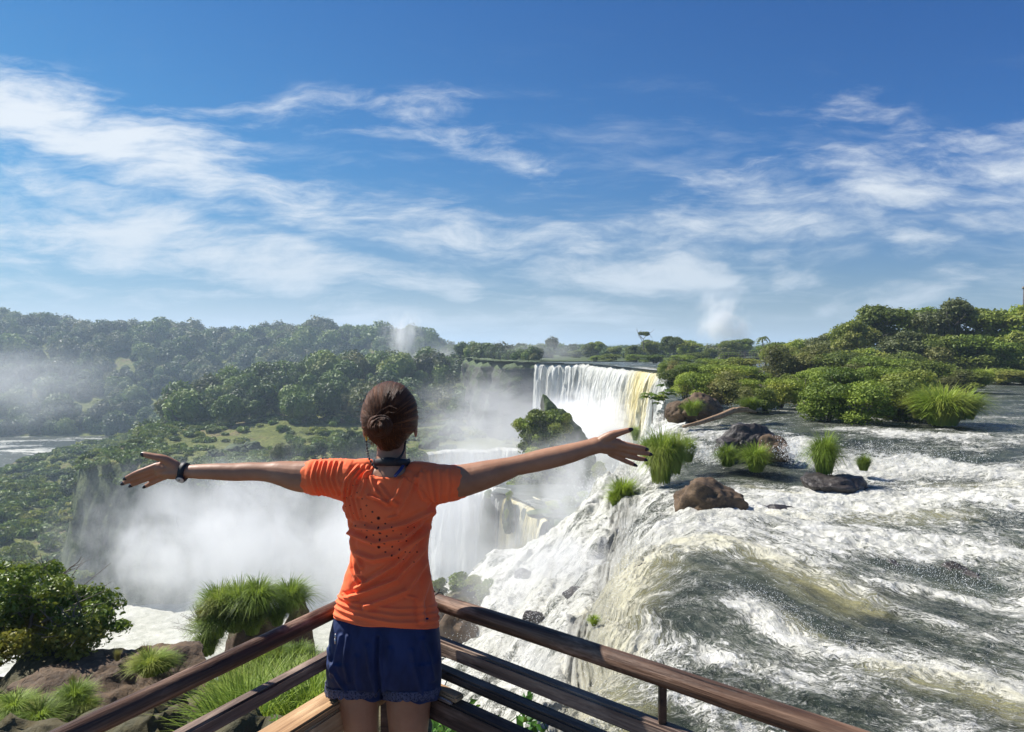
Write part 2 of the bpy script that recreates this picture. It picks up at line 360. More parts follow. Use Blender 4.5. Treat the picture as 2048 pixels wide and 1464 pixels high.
# --- the river: foam rides on dark green water, both stretched along the flow
def mat_river():
    m, T, fin = newmat('river_water'); F = T.attr('flow', 'Vector'); foam = T.attr('foam'); tint = T.attr('tint'); rough_w = T.attr('turb'); P = T.pos()
    w = T.noise(P, 1.4, 3, 0.5, col=True); Fw = T.vadd(F, T.vscale(T.vadd(w, (-.5, -.5, -.5)), 0.55))
    w2 = T.noise(P, 0.5, 3, 0.5, col=True); Fl = T.vadd(F, T.vscale(T.vadd(w2, (-.5, -.5, -.5)), 2.6))
    a = T.noise(T.mapv(Fl, (0.35, 1.0, 1)), 0.9, 7, 0.62, 0.5)
    b = T.noise(T.mapv(Fw, (0.55, 1.8, 1)), 2.6, 7, 0.72, 0.3)
    fine = T.noise(T.mapv(Fw, (1.6, 3.4, 1)), 7.5, 7, 0.74, 0.15)
    rid = 1.0-((T.noise(T.mapv(Fw, (0.6, 1.5, 1)), 3.2, 6, 0.62, 0.9)-0.5).abs()*9.0).min(1.0)    # thin lace-like lines
    rid2 = 1.0-((T.noise(T.mapv(Fw, (0.8, 1.9, 1)), 7.5, 5, 0.62, 0.7)-0.5).abs()*7.0).min(1.0)
    spk = T.noise(T.mapv(Fw, (1.0, 1.25, 1)), 26.0, 3, 0.7); med = T.noise(T.mapv(Fw, (.7, 1.3, 1)), 2.4, 4, 0.6)
    base = foam*1.22+(a-0.5)*2.0+(b-0.5)*2.3+(fine-0.5)*1.9+(spk-0.5)*0.7+rid*0.14+rid2*0.10-0.08
    k = T.step(base, 0.50, 0.80)
    lace = T.step(rid*0.62+rid2*0.35+(fine-0.5)*1.5+(foam-0.3)*0.9+(a-0.5)*1.6, 0.60, 1.05)*T.step(foam, 0.04, 0.25)
    dots = T.step(spk+(med-0.5)*0.75+(foam-0.25)*0.25, 0.60, 0.69)
    k = k.max(lace*0.8).max(dots*0.75)
    deep = T.ramp(T.noise(T.mapv(Fl, (0.5, 1.2, 1)), 0.7, 4, 0.6), [(0.3, (0.016, 0.022, 0.016)), (0.6, (0.048, 0.060, 0.038)), (0.8, (0.095, 0.098, 0.05))])
    deep = T.mix(T.step(tint+(a-0.5)*1.2, 0.12, 0.90), deep, (0.36, 0.33, 0.15, 1))
    veil = T.step(base, 0.06, 0.60)
    col = T.mix(veil*0.55, deep, (0.24, 0.25, 0.19, 1))
    mot = T.noise(P, 2.6, 5, 0.68); fo = T.ramp(fine*0.34+b*0.22+mot*0.26+spk*0.18, [(0.36, (0.20, 0.205, 0.17)), (0.43, (0.40, 0.40, 0.34)), (0.50, (0.60, 0.59, 0.52)), (0.58, (0.74, 0.73, 0.68))])
    fo = T.mix(T.step(tint+(b-0.5)*1.8+(a-0.5), 0.40, 1.15)*0.62, fo, (0.66, 0.61, 0.38, 1))
    col = T.mix(k, col, fo)
    h = a*0.22+b*0.30+fine*0.26+k*0.22+rid*0.02+spk*0.22
    # wavelets of the smooth water
    rip = T.noise(T.mapv(Fw, (1, 2.2, 1)), 4.0, 5, 0.6, 0.3)
    fin(base=col, rough=k*0.5+0.22, spec=0.22, normal=T.bump(h+rip*0.22*(1.0-k), 0.9, 0.22)); return m
M['river'] = mat_river()
def mat_lower():
    m, T, fin = newmat('gorge_river_water'); P = T.pos(); x, y, z = T.sep(P)
    a = T.noise(T.mapv(P, (0.4, 1, 1)), 0.06, 8, 0.65, 0.6); b = T.noise(P, 0.5, 6, 0.7, 0.5)
    near = T.step(T.vdist(T.comb(x, y, 0.0), (-62.0, 105.0, 0.0)), 85, 35)
    k = T.step(a*0.7+b*0.3+near*0.45, 0.52, 0.62)
    c = T.mix(k, (0.11, 0.115, 0.085, 1), T.ramp(b*.6+a*.4, [(0.35, (0.25, 0.25, 0.20)), (0.48, (0.40, 0.40, 0.33)), (0.6, (0.56, 0.55, 0.48))]))
    fin(base=c, rough=k*0.6+0.15, normal=T.bump(a+b*0.4, 0.8, 1.2)); return m
M['lower'] = mat_lower()
# ------------------------------------------------------------------ gorge terrain (real heights, metres)
HO = [(0, 603), (120, 622), (300, 640), (500, 632), (700, 634), (800, 640), (870, 655), (960, 685), (1010, 696)]
def ridge_top(x, y):
    px = x/np.maximum(y, 1)*F_PX+1024
    return px
# skyline heights of the far ridge, by world x at y ~ 560
RX = np.array([-900, -640, -430, -330, -230, -130, -90, -62, -30, 0, 60])
RZ = np.array([60, 52, 30, 22, 17, 19, 16, 10, -3, -12, -16])
def smin(a, b, k): h = np.clip(0.5+0.5*(b-a)/k, 0, 1); return b*(1-h)+a*h-k*h*(1-h)
def shelf_edge(x):       # y of the cliff edge as a function of x
    return np.interp(x, [-100, -88, -70, -40, -20, 0, 12, 24, 40], [150, 138, 130, 132, 140, 147, 140, 120, 100])
def gorge_height(x, y):
    P = np.stack([x, y, 0*x], -1)
    n = fbm(P*0.02, 5, 0.5, 3); n2 = fbm(P*0.09, 4, 0.55, 9)
    low = -47.5+np.maximum(0, n2)*1.5*sstep(x, -60, -100)
    # slope with scrub left of the cliff
    left = sstep(x, -68, -100)*(1-sstep(y, 190, 235))*sstep(y, 45, 80)*(0.55+0.45*sstep(x, -90, -150))
    low = low+left*(9+n*6)
    low = low+9*sstep(x+n2*6, -208, -170)*sstep(y+n2*5, 232, 262)*(1-sstep(y, 325, 348))
    # shelf
    ye = shelf_edge(x+n2*3)+n2*2.5
    xl = -88-np.clip((y-150)*0.30, 0, 40)+n2*5
    shelf = -20+n*2.2+n2*1.0+np.clip((y-150)/50, 0, 1)*0.5
    m = sstep(y, ye-5, ye+2)*sstep(x, xl-9, xl+2)*(1-sstep(y, 300, 345))
    sh = low*(1-m)+shelf*m
    # middle hill behind the shelf
    hc = 243+0.10*(x+40); hx = sstep(x, -112, -70)*(1-0.55*sstep(x, -40, 20))*(1-sstep(x, 5, 45))
    hill = 9.5*np.exp(-((y-hc)/26.0)**2)*hx*(1+0.25*n)
    sh = sh+hill
    # far ridge
    rt = np.interp(x*560/np.maximum(y, 300), RX, RZ)
    foot = 372+0.05*x
    rr = sstep(y, foot, 560)
    ridge = -47+(rt-9+47)*rr**0.85+n*5*rr
    sh = np.where(y > 330, np.maximum(sh*(1-sstep(y, 330, 350))+low*sstep(y, 330, 350), ridge), sh)
    return sh
def polar_grid(px0, px1, npx, depths):
    px = np.linspace(px0, px1, npx); X, D = np.meshgrid((px-1024)/F_PX, depths, indexing='ij'); return X*D, D
def build_gorge():
    d = np.concatenate([np.linspace(40, 150, 170, endpoint=False), np.linspace(150, 330, 110, endpoint=False), np.linspace(330, 800, 70)])
    X, Y = polar_grid(-900, 1560, 520, d); Z = gorge_height(X, Y)
    # crumble the cliff face: push it in and out
    n = fbm(np.stack([X, Y, Z], -1)*0.15, 4, 0.6, 21); sl = np.clip(np.abs(np.gradient(Z, axis=1))/3, 0, 1)
    Y2 = Y+n*sl*4.0; X2 = X+fbm(np.stack([X, Y, Z], -1)*0.12+9, 4, 0.6, 5)*sl*3
    v = np.stack([X2, Y2, Z], -1).reshape(-1, 3); f = grid_faces(*X.shape)
    # the part under the far falls and the plateau stays open
    c = v[f].mean(1); keep = ~((c[:, 0] > shelf_right(c[:, 1])))
    o = ob('gorge_ground', mesh_np('gorge_ground', v, f[keep], M['gorge'], True)); tag(o, kind='structure')
def shelf_right(y): return np.interp(y, [40, 90, 110, 150, 165, 200, 900], [26, 26, 24, 20, 8, 20, 60])
build_gorge()
me = mesh_np('lower_river', [(-900, 60, -46.2), (60, 60, -46.2), (60, 560, -46.2), (-900, 560, -46.2)], [(0, 1, 2, 3)], M['lower']); tag(ob('gorge_river', me), kind='structure')
# ------------------------------------------------------------------ upper river: heights from surveyed points
zU = -1.6
def W(px, py, z): p = atz(px, py, z); return (p[0], p[1], z)
def D(px, py, d): p = at(px, py, d); return (p[0], p[1], p[2])
ctrl = [W(*a) for a in [(2048, 1464, -2.7), (1800, 1464, -2.75), (1600, 1464, -2.7), (1400, 1464, -2.75), (1250, 1464, -2.8), (2500, 1464, -2.6), (2500, 1100, -2.3), (2300, 1200, -2.5), (2048, 1250, -2.55), (1700, 1200, -2.62), (1500, 1250, -2.75), (1350, 1200, -2.65), (1300, 1350, -2.8),
    (1400, 1110, -2.52), (1330, 1130, -2.58), (1550, 1140, -2.52), (1700, 1050, -2.42), (2048, 1010, -2.25), (1450, 965, -2.35), (1600, 1000, -2.4), (1300, 1060, -2.62), (1350, 985, -2.4), (1800, 945, -2.25),
    (1350, 858, -1.7), (1500, 866, -1.62), (1650, 872, -1.6), (1780, 878, -1.62), (2048, 858, -1.6), (2300, 850, -1.6), (1410, 925, -2.28), (1500, 940, -2.25), (1650, 955, -2.3), (1780, 930, -2.15), (2000, 930, -2.0), (2200, 950, -2.0),
    (1340, 800, zU), (1500, 800, zU), (1700, 800, zU), (2100, 800, zU), (1340, 752, zU), (1600, 752, zU), (2000, 752, zU), (1345, 738, zU), (1250, 728.5, zU), (1180, 726, zU), (1600, 726, zU), (2100, 726, zU), (2400, 740, zU)]]
ctrl += [(x, 3.0, -3.0) for x in (3.0, 7.0, 11.0)]+[(0.9, 6.0, -3.2)]
ctrl += [D(*a) for a in [(1180, 1464, 8.0), (1100, 1464, 9.6), (1000, 1464, 11.6), (870, 1464, 14), (1110, 1300, 12.2), (1000, 1300, 16), (880, 1300, 20), (1160, 1200, 14.8), (1050, 1200, 20), (950, 1230, 24), (880, 1190, 28),
    (1160, 1100, 20), (1050, 1100, 27), (960, 1110, 34), (1235, 1000, 22.0), (1190, 1010, 25), (1262, 905, 28), (1190, 1400, 8.9), (1210, 1270, 10.8), (1250, 1150, 13.4), (850, 1120, 40), (780, 1300, 32), (1120, 1060, 30)]]
ctrl += [(1.5, 40, -16), (3.8, 34, -9), (-3, 37, -16), (-12, 20, -18), (-18, 40, -26), (-6, 52, -26), (2, 62, -27), (10, 75, -27), (10, 90, -27), (-4, 12, -10), (-6, 7, -9)]
zf = rbf([(c[0], c[1]) for c in ctrl], [c[2] for c in ctrl])
def river_z(x, y):
    q = np.stack([np.asarray(x, float), np.asarray(y, float)], -1); z = zf(q)
    z = np.minimum(z, np.where(q[..., 1] > 26, zU, -1.45)); k = sstep(q[..., 1], 29, 36)
    return z*(1-k)+zU*k
# lines the current follows: value of the stream function along hand-placed paths
def path_w(pts, z=-2.5): return [tuple(atz(a, b, (z if b > 900 else zU))[:2]) for a, b in pts]
paths = [(0, [(2300, 1464), (1800, 1464), (1400, 1464), (1200, 1440)]), (2.2, [(2200, 1420), (2048, 1370), (1800, 1300), (1620, 1270), (1480, 1180), (1300, 1200), (1200, 1300)]),
         (4.4, [(2300, 1300), (2048, 1260), (1900, 1230), (1750, 1190), (1550, 1130), (1400, 1085), (1300, 1100), (1210, 1200)]), (7.0, [(2300, 1090), (2048, 1090), (1750, 1070), (1500, 1050), (1330, 1040), (1240, 1100)]),
         (9.5, [(2300, 990), (2048, 990), (1800, 985), (1550, 980), (1350, 990)]), (14, [(2300, 885), (2048, 885), (1700, 885), (1400, 880)]), (22, [(2300, 815), (1700, 815), (1350, 825)]), (60, [(2300, 760), (1700, 760), (1350, 760)])]
sp, sv = [], []
for val, pts in paths:
    for q in path_w(pts): sp.append(q); sv.append(val)
psi = rbf(sp, sv)
# foam and silt strokes: (value, half width in metres, path)
FOAM = [(.97, 1.5, [(1280, 1060), (1500, 1035), (1750, 1000), (2100, 1020)]), (.95, 1.6, [(1700, 960), (1900, 960), (2100, 985)]), (.9, 1.1, [(1650, 1090), (1900, 1110), (2150, 1160)]), (.72, .5, [(2060, 1150), (2100, 1260), (2150, 1330)]),
        (.95, .42, [(1500, 1185), (1620, 1270), (1780, 1300), (1900, 1320), (2100, 1385)]), (.8, .4, [(1340, 1245), (1450, 1300), (1600, 1340)]), (.85, .40, [(1230, 1140), (1330, 1088), (1480, 1098), (1620, 1140)]), (.72, .35, [(1620, 1140), (1800, 1215), (1950, 1270)]),
        (.9, .34, [(1170, 1464), (1185, 1300), (1215, 1190), (1255, 1110)]), (.7, .3, [(1330, 1350), (1450, 1420), (1560, 1464)]), (.55, .5, [(1250, 1200), (1330, 1240), (1280, 1330)]), (.62, .5, [(1900, 1440), (2100, 1464)]),
        (.8, .9, [(1380, 905), (1420, 915)]), (.85, .8, [(1560, 900), (1610, 925)]), (.85, .9, [(1700, 905), (1800, 920), (1950, 925)]), (.75, .8, [(2000, 890), (2200, 910)]), (.5, .5, [(1700, 862), (1900, 868), (2100, 872)]), (.45, .6, [(1330, 865), (1450, 870)]),
        (.6, .6, [(1350, 1030), (1300, 1050)]), (.5, .6, [(1850, 835), (2100, 838)]), (.62, .3, [(1700, 1330), (1850, 1390), (1990, 1440)]), (.66, .3, [(1240, 1270), (1320, 1310), (1420, 1390)]), (.7, 3, [(1500, 770), (1600, 765)]), (.6, 2, [(1340, 745), (1280, 735)]), (.92, .22, [(1350, 1034), (1400, 1040), (1480, 1036)]), (.9, .25, [(1600, 992), (1660, 998), (1725, 990)]), (.9, .2, [(1520, 1044), (1600, 1046)]), (.88, .3, [(1440, 915), (1500, 905), (1580, 915)]), (.85, .25, [(1270, 985), (1330, 978)]), (.85, .2, [(1430, 942), (1540, 950)]), (.8, .25, [(1740, 1165), (1850, 1180), (1960, 1205)]), (.7, .3, [(1640, 862), (1900, 862)])]
DARK = [(.02, .55, [(1370, 1125), (1480, 1150), (1600, 1185), (1700, 1225)]), (.02, .5, [(1800, 880), (1950, 900), (2100, 935)]), (.05, 1.4, [(1480, 950), (1580, 965)]), (.0, .35, [(1330, 1420), (1400, 1464)]), (.10, .4, [(1600, 1400), (1750, 1440)]),
        (.0, .3, [(1750, 1130), (1880, 1150), (1970, 1180)]), (.04, .4, [(1380, 1215), (1400, 1235)]), (.05, .8, [(1520, 890), (1480, 880)])]
TINT = [(.85, .6, [(1230, 1140), (1330, 1090), (1480, 1100), (1620, 1150), (1720, 1195)]), (1.0, .75, [(1185, 1464), (1200, 1300), (1225, 1200), (1260, 1120)]), (.75, .45, [(1760, 1310), (1900, 1340), (2100, 1420)]), (.6, 1.0, [(1550, 1050), (1900, 1040)]), (.8, .4, [(1500, 990), (1580, 1000)]), (.6, .7, [(1850, 985), (2100, 1000)]), (.9, .5, [(1180, 1110), (1250, 1070)]), (.6, .3, [(1560, 1210), (1640, 1260)]), (.5, .5, [(1190, 1464), (1350, 1464)])]
def paint(Q, strokes, base):
    out = base.copy()
    for val, w, pts in strokes:
        val = val*.88 if (strokes is FOAM and val > .5) else val
        d = segdist(Q, [np.array(p) for p in path_w(pts)]); k = np.exp(-(d/w)**2)
        out = out*(1-k)+val*k
    return out
def build_river():
    d = np.concatenate([np.geomspace(5.0, 44, 760, endpoint=False), np.geomspace(44, 190, 160)])
    X, Y = polar_grid(560, 2360, 820, d); Z = river_z(X, Y)
    Q = np.stack([X, Y], -1); g = np.hypot(np.gradient(Z, axis=0)/np.maximum(1e-3, np.abs(np.gradient(X, axis=0))), np.gradient(Z, axis=1)/np.gradient(Y, axis=1))
    steep = sstep(g, 0.10, 0.38); far = Y > 44
    ps = psi(Q); u = X*1.0+Y*0.12; v = np.where(Y > 20, ps*0.5+Y*0.5, ps)*1.0
    # in the cascade the water runs downhill to the left
    cas = sstep(Z, -2.85, -3.5); v = v*(1-cas)+(Y*.97+X*.23)*cas; u = u*(1-cas)+(Z*1.3)*cas
    near = Y < 50
    foam = paint(Q, FOAM, np.full(X.shape, 0.30)*np.where(Y < 21, 1, 0.5)*np.where(Y < 13.5, .72, 1)); foam = paint(Q, DARK, foam)
    foam = np.maximum(foam, steep*0.66*np.where(X/Y > .2, .9, 1)); foam = np.maximum(foam, cas*(0.70+0.42*fbm(np.stack([X*.45, Y*.45, Z*.45], -1), 4, .6, 91)))
    fbig = fbm(np.stack([X*0.35, Y*0.5, 0*X], -1), 4, 0.5, 31); foam = np.clip(foam+fbig*0.18*(foam < .9), 0, 1)
    tint = paint(Q, TINT, np.full(X.shape, 0.05)); tint = np.maximum(tint, cas*np.clip(fbm(np.stack([X*0.25, Y*0.3, 0*X], -1), 3, .5, 8)*1.6-0.1, 0, 0.55))
    FL = np.stack([u*0.8, v*1.5, 0*u], -1)
    st_n = fbm(np.stack([X*.5, Y*.5, 0*X], -1), 4, .55, 83)
    w1 = fbm(FL*0.8, 4, 0.5, 1); w2 = 1-np.abs(fbm(FL*1.7+3, 4, 0.55, 2))*2.0; w3 = fbm(FL*5.0, 3, 0.55, 4); w4 = fbm(np.stack([X*3, Y*3, Z*3], -1), 4, .6, 14)
    amp = (0.05+0.19*foam)*np.where(far, 0.3, 1)*np.clip(1.4-Y/60, .3, 1)
    tr = sstep(Z, -2.72, -2.95); nw = fbm(np.stack([X*1.1, Y*1.1, 0*X], -1), 4, .5, 71)
    Z2 = Z+amp*((w1*0.55+w2*0.25*foam+w3*0.16)*(1-tr)+nw*.35*tr)+steep*w4*0.12+(~far)*(1-cas)*(1-np.abs(fbm(np.stack([X*1.5, Y*1.7, 0*X], -1), 4, .55, 95))*2)*.09*np.clip(foam+.25, 0, 1)+cas*(fbm(np.stack([v*1.3, u*.35, 0*X], -1), 4, .55, 14)*0.20+fbm(np.stack([X*.35, Y*.35, Z*.35], -1), 3, .5, 44)*0.9+.11*np.sin(Z*4.2+st_n*7)+.04*np.sin(Z*9+st_n*11))
    # rocky bed bulges under the white water
    X2 = X
    vv = np.stack([X2, Y, Z2], -1).reshape(-1, 3); f = grid_faces(*X.shape); c = vv[f].mean(1)
    lip = np.interp(c[:, 1], [0, 27, 29, 30, 37, 45, 60, 76, 86, 94, 100, 118, 140, 147, 156, 158], [-99, -99, 4.6, 6.3, 8.7, 10.7, 14.2, 19.7, 23.2, 21.8, 22, 19.9, 17.2, 16.8, 5.4, 1.0])
    keep = (c[:, 2] > -24) & (c[:, 0] > lip-0.6)
    keep &= ~((c[:, 1] > 50) & (c[:, 2] < -2.1))
    me = mesh_np('river', vv, f[keep], M['river'], True, dict(foam=foam.ravel(), tint=tint.ravel(), turb=cas.ravel(), flow=np.stack([u, v, 0*u], -1).reshape(-1, 3)))
    tag(ob('river', me), kind='structure')
build_river()
# the plateau beyond, out to the horizon
def build_plateau():
    d = np.concatenate([np.linspace(160, 400, 40, endpoint=False), np.geomspace(400, 9000, 60)])
    X, Y = polar_grid(700, 2700, 140, d); n = fbm(np.stack([X, Y, 0*X], -1)*0.01, 4, .5, 2)
    Z = -1.45+np.clip(n, 0, 1)*0.8+sstep(Y, 900, 1500)*(6+8*fbm(np.stack([X*.0012, Y*.0003, 0*X], -1), 3, .5, 61))
    Z += 24*sstep(Y, 1500, 3500)*np.clip(fbm(np.stack([X*.0009, Y*.0002, 0*X], -1)+5, 3, .5, 66)+.35, 0, 1)
    m, T, fin = newmat('plateau_ground'); P = T.pos(); n = T.noise(P, 0.05, 6, 0.7)
    fin(base=T.ramp(n, [(0.35, (0.03, 0.05, 0.015)), (0.65, (0.09, 0.12, 0.03))]), rough=1.0, normal=T.bump(n, 1, 6.0))
    v = np.stack([X, Y, Z], -1).reshape(-1, 3); f = grid_faces(*X.shape); c = v[f].mean(1)
    keep = (c[:, 0] > np.interp(c[:, 1], [157, 160, 166, 178, 200, 330, 420, 700, 9000], [3, -2, -6, -9, -12, -30, -60, -110, -3000]))
    tag(ob('ground', mesh_np('ground', v, f[keep], m, True)), kind='structure')
build_plateau()
# ------------------------------------------------------------------ the great fall
LIP = [(5.6, 28.4), (6.3, 30), (8.7, 37), (10.7, 45), (14.2, 60), (19.7, 76), (22.9, 86), (22.2, 91), (21.8, 95), (21.9, 104), (20.4, 112), (19.4, 119), (18.4, 128), (17.4, 137), (16.4, 145), (13.5, 149.5), (10, 152.5), (7.5, 155), (5.2, 156)]
def resample(P, n):
    P = np.array(P, float); s = np.concatenate([[0], np.cumsum(np.linalg.norm(np.diff(P, axis=0), axis=1))]); t = np.linspace(0, s[-1], n)
    return np.stack([np.interp(t, s, P[:, k]) for k in range(P.shape[1])], -1), t
def water_curtain(name, lip, top, bottom, throw, nu, nv, tintf, seed=0, jag=0.5, mat='fall'):
    """sheet of falling water: leaves the lip outward, then drops; broken into ropes"""
    L, t = resample(lip, nu); tan = np.gradient(L, axis=0); tan /= np.linalg.norm(tan, axis=1)[:, None]; nor = np.stack([-tan[:, 1], tan[:, 0]], -1)
    nz = fbm(np.stack([t*0.35, 0*t, 0*t], -1), 4, .6, seed)
    s = np.linspace(0, 1, nv); topz = (np.broadcast_to(top, (nu,))+nz*jag*0.4)[:, None]
    hh = topz-bottom; drop = s**1.35
    Zz = topz-hh*drop; out = throw*np.sqrt(np.clip(drop, 0, 1))*(1+0.35*nz[:, None])-1.2*(1-sstep(s, 0, .08))[None]
    U = np.repeat(t[:, None], nv, 1)
    rope = fbm(np.stack([U*0.9, Zz*0.05, 0*U], -1), 4, .55, seed+1)*1.3+fbm(np.stack([U*3.2, Zz*0.25, 0*U], -1), 3, .55, seed+2)*0.45
    out = out+rope*jag*sstep(s, 0, .25)[None]
    XY = L[:, None, :]+nor[:, None, :]*out[..., None]
    v = np.concatenate([XY, Zz[..., None]], -1).reshape(-1, 3)
    ti = np.repeat(tintf(t, L)[:, None], nv, 1)*np.clip(1.15-s*0.9, 0, 1)[None]
    return mesh_np(name, v, grid_faces(nu, nv), M[mat], True, dict(flow=np.stack([U, Zz, 0*U], -1).reshape(-1, 3), tint=ti.ravel()))
great = water_curtain('waterfall', LIP, zU-0.12, -27.0, 3.4, 800, 90, lambda t, L: np.exp(-((L[:, 1]-106)/8.5)**2)*0.9+np.exp(-((L[:, 1]-88)/4)**2)*0.45, 5, 0.9)
o = ob('waterfall', great); tag(o, 'great horseshoe curtain of white water plunging off the far plateau', 'waterfall')
# cliff left of the great fall and behind the curtain
def cliff_wall(name, line, top, bottom, nu, nv, seed, mat, label, amp=2.0, cat='cliff'):
    L, t = resample(line, nu); tan = np.gradient(L, axis=0); tan /= np.linalg.norm(tan, axis=1)[:, None]; nor = np.stack([-tan[:, 1], tan[:, 0]], -1)
    s = np.linspace(0, 1, nv); U = np.repeat(t[:, None], nv, 1); Zz = top-(top-bottom)*s[None]+0*U
    P = np.stack([U, 0*U, Zz], -1)
    out = (fbm(P*np.array([.25, 1, .12]), 4, .6, seed)*1.4+fbm(P*np.array([.8, 1, .25]), 4, .6, seed+3)*.6)*amp+s[None]*1.5
    top_in = 1-sstep(s, 0, .06); out = out-top_in[None]*3.0
    XY = L[:, None, :]+nor[:, None, :]*out[..., None]; v = np.concatenate([XY, Zz[..., None]], -1).reshape(-1, 3)
    o = ob(name, mesh_np(name, v, grid_faces(nu, nv), M[mat], True)); tag(o, label, cat); return o
cliff_wall('cliff', [(6.5, 157), (2.5, 157), (-2, 160), (-6, 166), (-9, 178), (-12, 200), (-30, 330), (-60, 420)], -1.2, -30, 160, 50, 7, 'rock_cliff', 'dark basalt cliff left of the great fall in the distance')

# lower falls: off the shelf, off the ledge below the cascade
water_c = water_curtain('lower_waterfall', [(7, 139), (3, 143.5), (-2, 144.5), (-7, 142.5), (-12, 140.5), (-17, 138)], -19.6, -34, 2.0, 260, 50, lambda t, L: 0.35+0*t, 15, 1.3)
tag(ob('waterfall', water_c), 'pale low waterfall pouring over the rim of the gorge shelf beyond the raised hand', 'waterfall')
lz = -8.9
def LP(px, py, z=lz): return tuple(atz(px, py, z)[:2])
c1 = water_curtain('ledge_fall', [LP(1092, 1034), LP(1078, 1020), LP(1060, 1008), LP(1035, 996), LP(1012, 988)], lz, -20, 1.0, 200, 60, lambda t, L: 0.85+0*t, 25, 0.35)
tag(ob('waterfall', c1), 'yellowish curtain of water dropping off the ledge below the right forearm', 'waterfall')
c2 = water_curtain('ledge_fall', [LP(1002, 984), LP(990, 982), LP(982, 982)], lz, -20, .8, 60, 60, lambda t, L: 0.1+0*t, 27, 0.25)
tag(ob('waterfall', c2), 'thin white strand of water between mossy columns below the right elbow', 'waterfall')
c3 = water_curtain('ledge_fall', [(-1.6, 55), (-3.5, 55.5), (-5.5, 57), (-7.5, 60), (-8.5, 66)], -9.6, -27, 1.6, 200, 60, lambda t, L: 0.15+0*t, 29, 0.6)
tag(ob('waterfall', c3), 'misty white waterfall beside the woman below her right sleeve', 'waterfall')
# ------------------------------------------------------------------ vegetation builders
def rdir(rng, n):
    v = rng.normal(size=(n, 3)); return v/np.linalg.norm(v, axis=1)[:, None]
def leaves(P, N, size, rng, aspect=1.7, tilt=0.8, var=None):
    """rhombic leaves at points P facing N (with scatter)"""
    n = len(P); N = N+rdir(rng, n)*tilt; N /= np.linalg.norm(N, axis=1)[:, None]
    A = np.cross(N, rdir(rng, n)); A /= np.linalg.norm(A, axis=1)[:, None]; B = np.cross(N, A)
    s = (size*rng.uniform(0.6, 1.3, n))[:, None]
    v = np.stack([P-A*s*aspect*.5, P+B*s*.45+N*s*.08, P+A*s*aspect*.5, P-B*s*.45+N*s*.08], 1).reshape(-1, 3)
    f = np.arange(4*n).reshape(-1, 4)
    va = rng.uniform(0, 1, n) if var is None else var
    return v, f, np.repeat(va, 4)
def crown_data(seed, R, nl=12, nleaf=1400, leaf=0.5, flat=0.8, core=0.72, lobe=0.45, tilt=0.8, fill=0.25, full=False, spread=.72):
    rng = np.random.default_rng(seed)
    c = rdir(rng, nl)*rng.uniform(0.25, 0.75, nl)[:, None]; c[:, 2] = np.abs(c[:, 2])*0.9-0.15; c[0] = (0, 0, 0.35)
    if full: c = rdir(rng, nl)*rng.uniform(0.2, spread, nl)[:, None]; c[:, 2] = np.where(rng.random(nl) < .7, np.abs(c[:, 2]), c[:, 2]); c[:nl//3, 2] = rng.uniform(-.75, -.35, nl//3)
    r = rng.uniform(0.7, 1.25, nl)*lobe
    which = rng.choice(nl, nleaf, p=r**2/np.sum(r**2)); d = rdir(rng, nleaf); d[:, 2] = np.where(rng.random(nleaf) < 0.6, np.abs(d[:, 2]), d[:, 2])
    rad = np.where(rng.random(nleaf) < fill, rng.uniform(.3, 1, nleaf), rng.uniform(.84, 1.12, nleaf)+np.minimum(rng.exponential(.07, nleaf), .35))
    P = c[which]+d*(r[which]*rad)[:, None]
    clump = rng.uniform(0, 1, nl)
    var = np.clip(clump[which]*0.5+rng.uniform(0, .5, nleaf), 0, 1)
    sc = np.array([R, R, R*flat]); v, f, va = leaves(P*sc, d, leaf, rng, tilt=tilt, var=var)
    parts = [(v, f)]; vs = [va]
    if core > 0:
        iv, jf = ico(2)
        for i in range(nl):
            q = iv*(1+0.18*fbm(iv*2+i*3, 2)[:, None])*r[i]*core+c[i]; parts.append((q*sc, jf)); vs.append(np.full(len(iv), clump[i]*0.4))
    V_, Fs = join(parts); return V_, Fs, np.concatenate(vs)
def branchy(seed, h, r0, nb, spread, segs=5, sub=2):
    """trunk with forking limbs; returns (verts, faces), list of tips"""
    rng = np.random.default_rng(seed); parts = []; tips = []
    def grow(p, d, L, r, lev):
        n = segs; path = [p]; dd = d.copy()
        for k in range(n):
            dd = dd+rng.normal(size=3)*0.16+np.array([0, 0, .06]); dd /= np.linalg.norm(dd); path.append(path[-1]+dd*L/n)
        parts.append(tube(path, np.linspace(r, r*0.45, n+1), 6 if lev else 9)); 
        if lev >= sub: tips.append(path[-1]); tips.append(path[-2]); return
        for b in range(nb):
            k = rng.integers(2, n+1) if b else n
            q = rng.normal(size=3); q[2] *= 0.4; q /= np.linalg.norm(q); nd = dd*0.7+q*spread; nd /= np.linalg.norm(nd)
            grow(path[k], nd, L*rng.uniform(.55, .8), r*0.5, lev+1)
    grow(np.zeros(3), np.array([0, 0, 1.0]), h, r0, 0); return join(parts), np.array(tips)
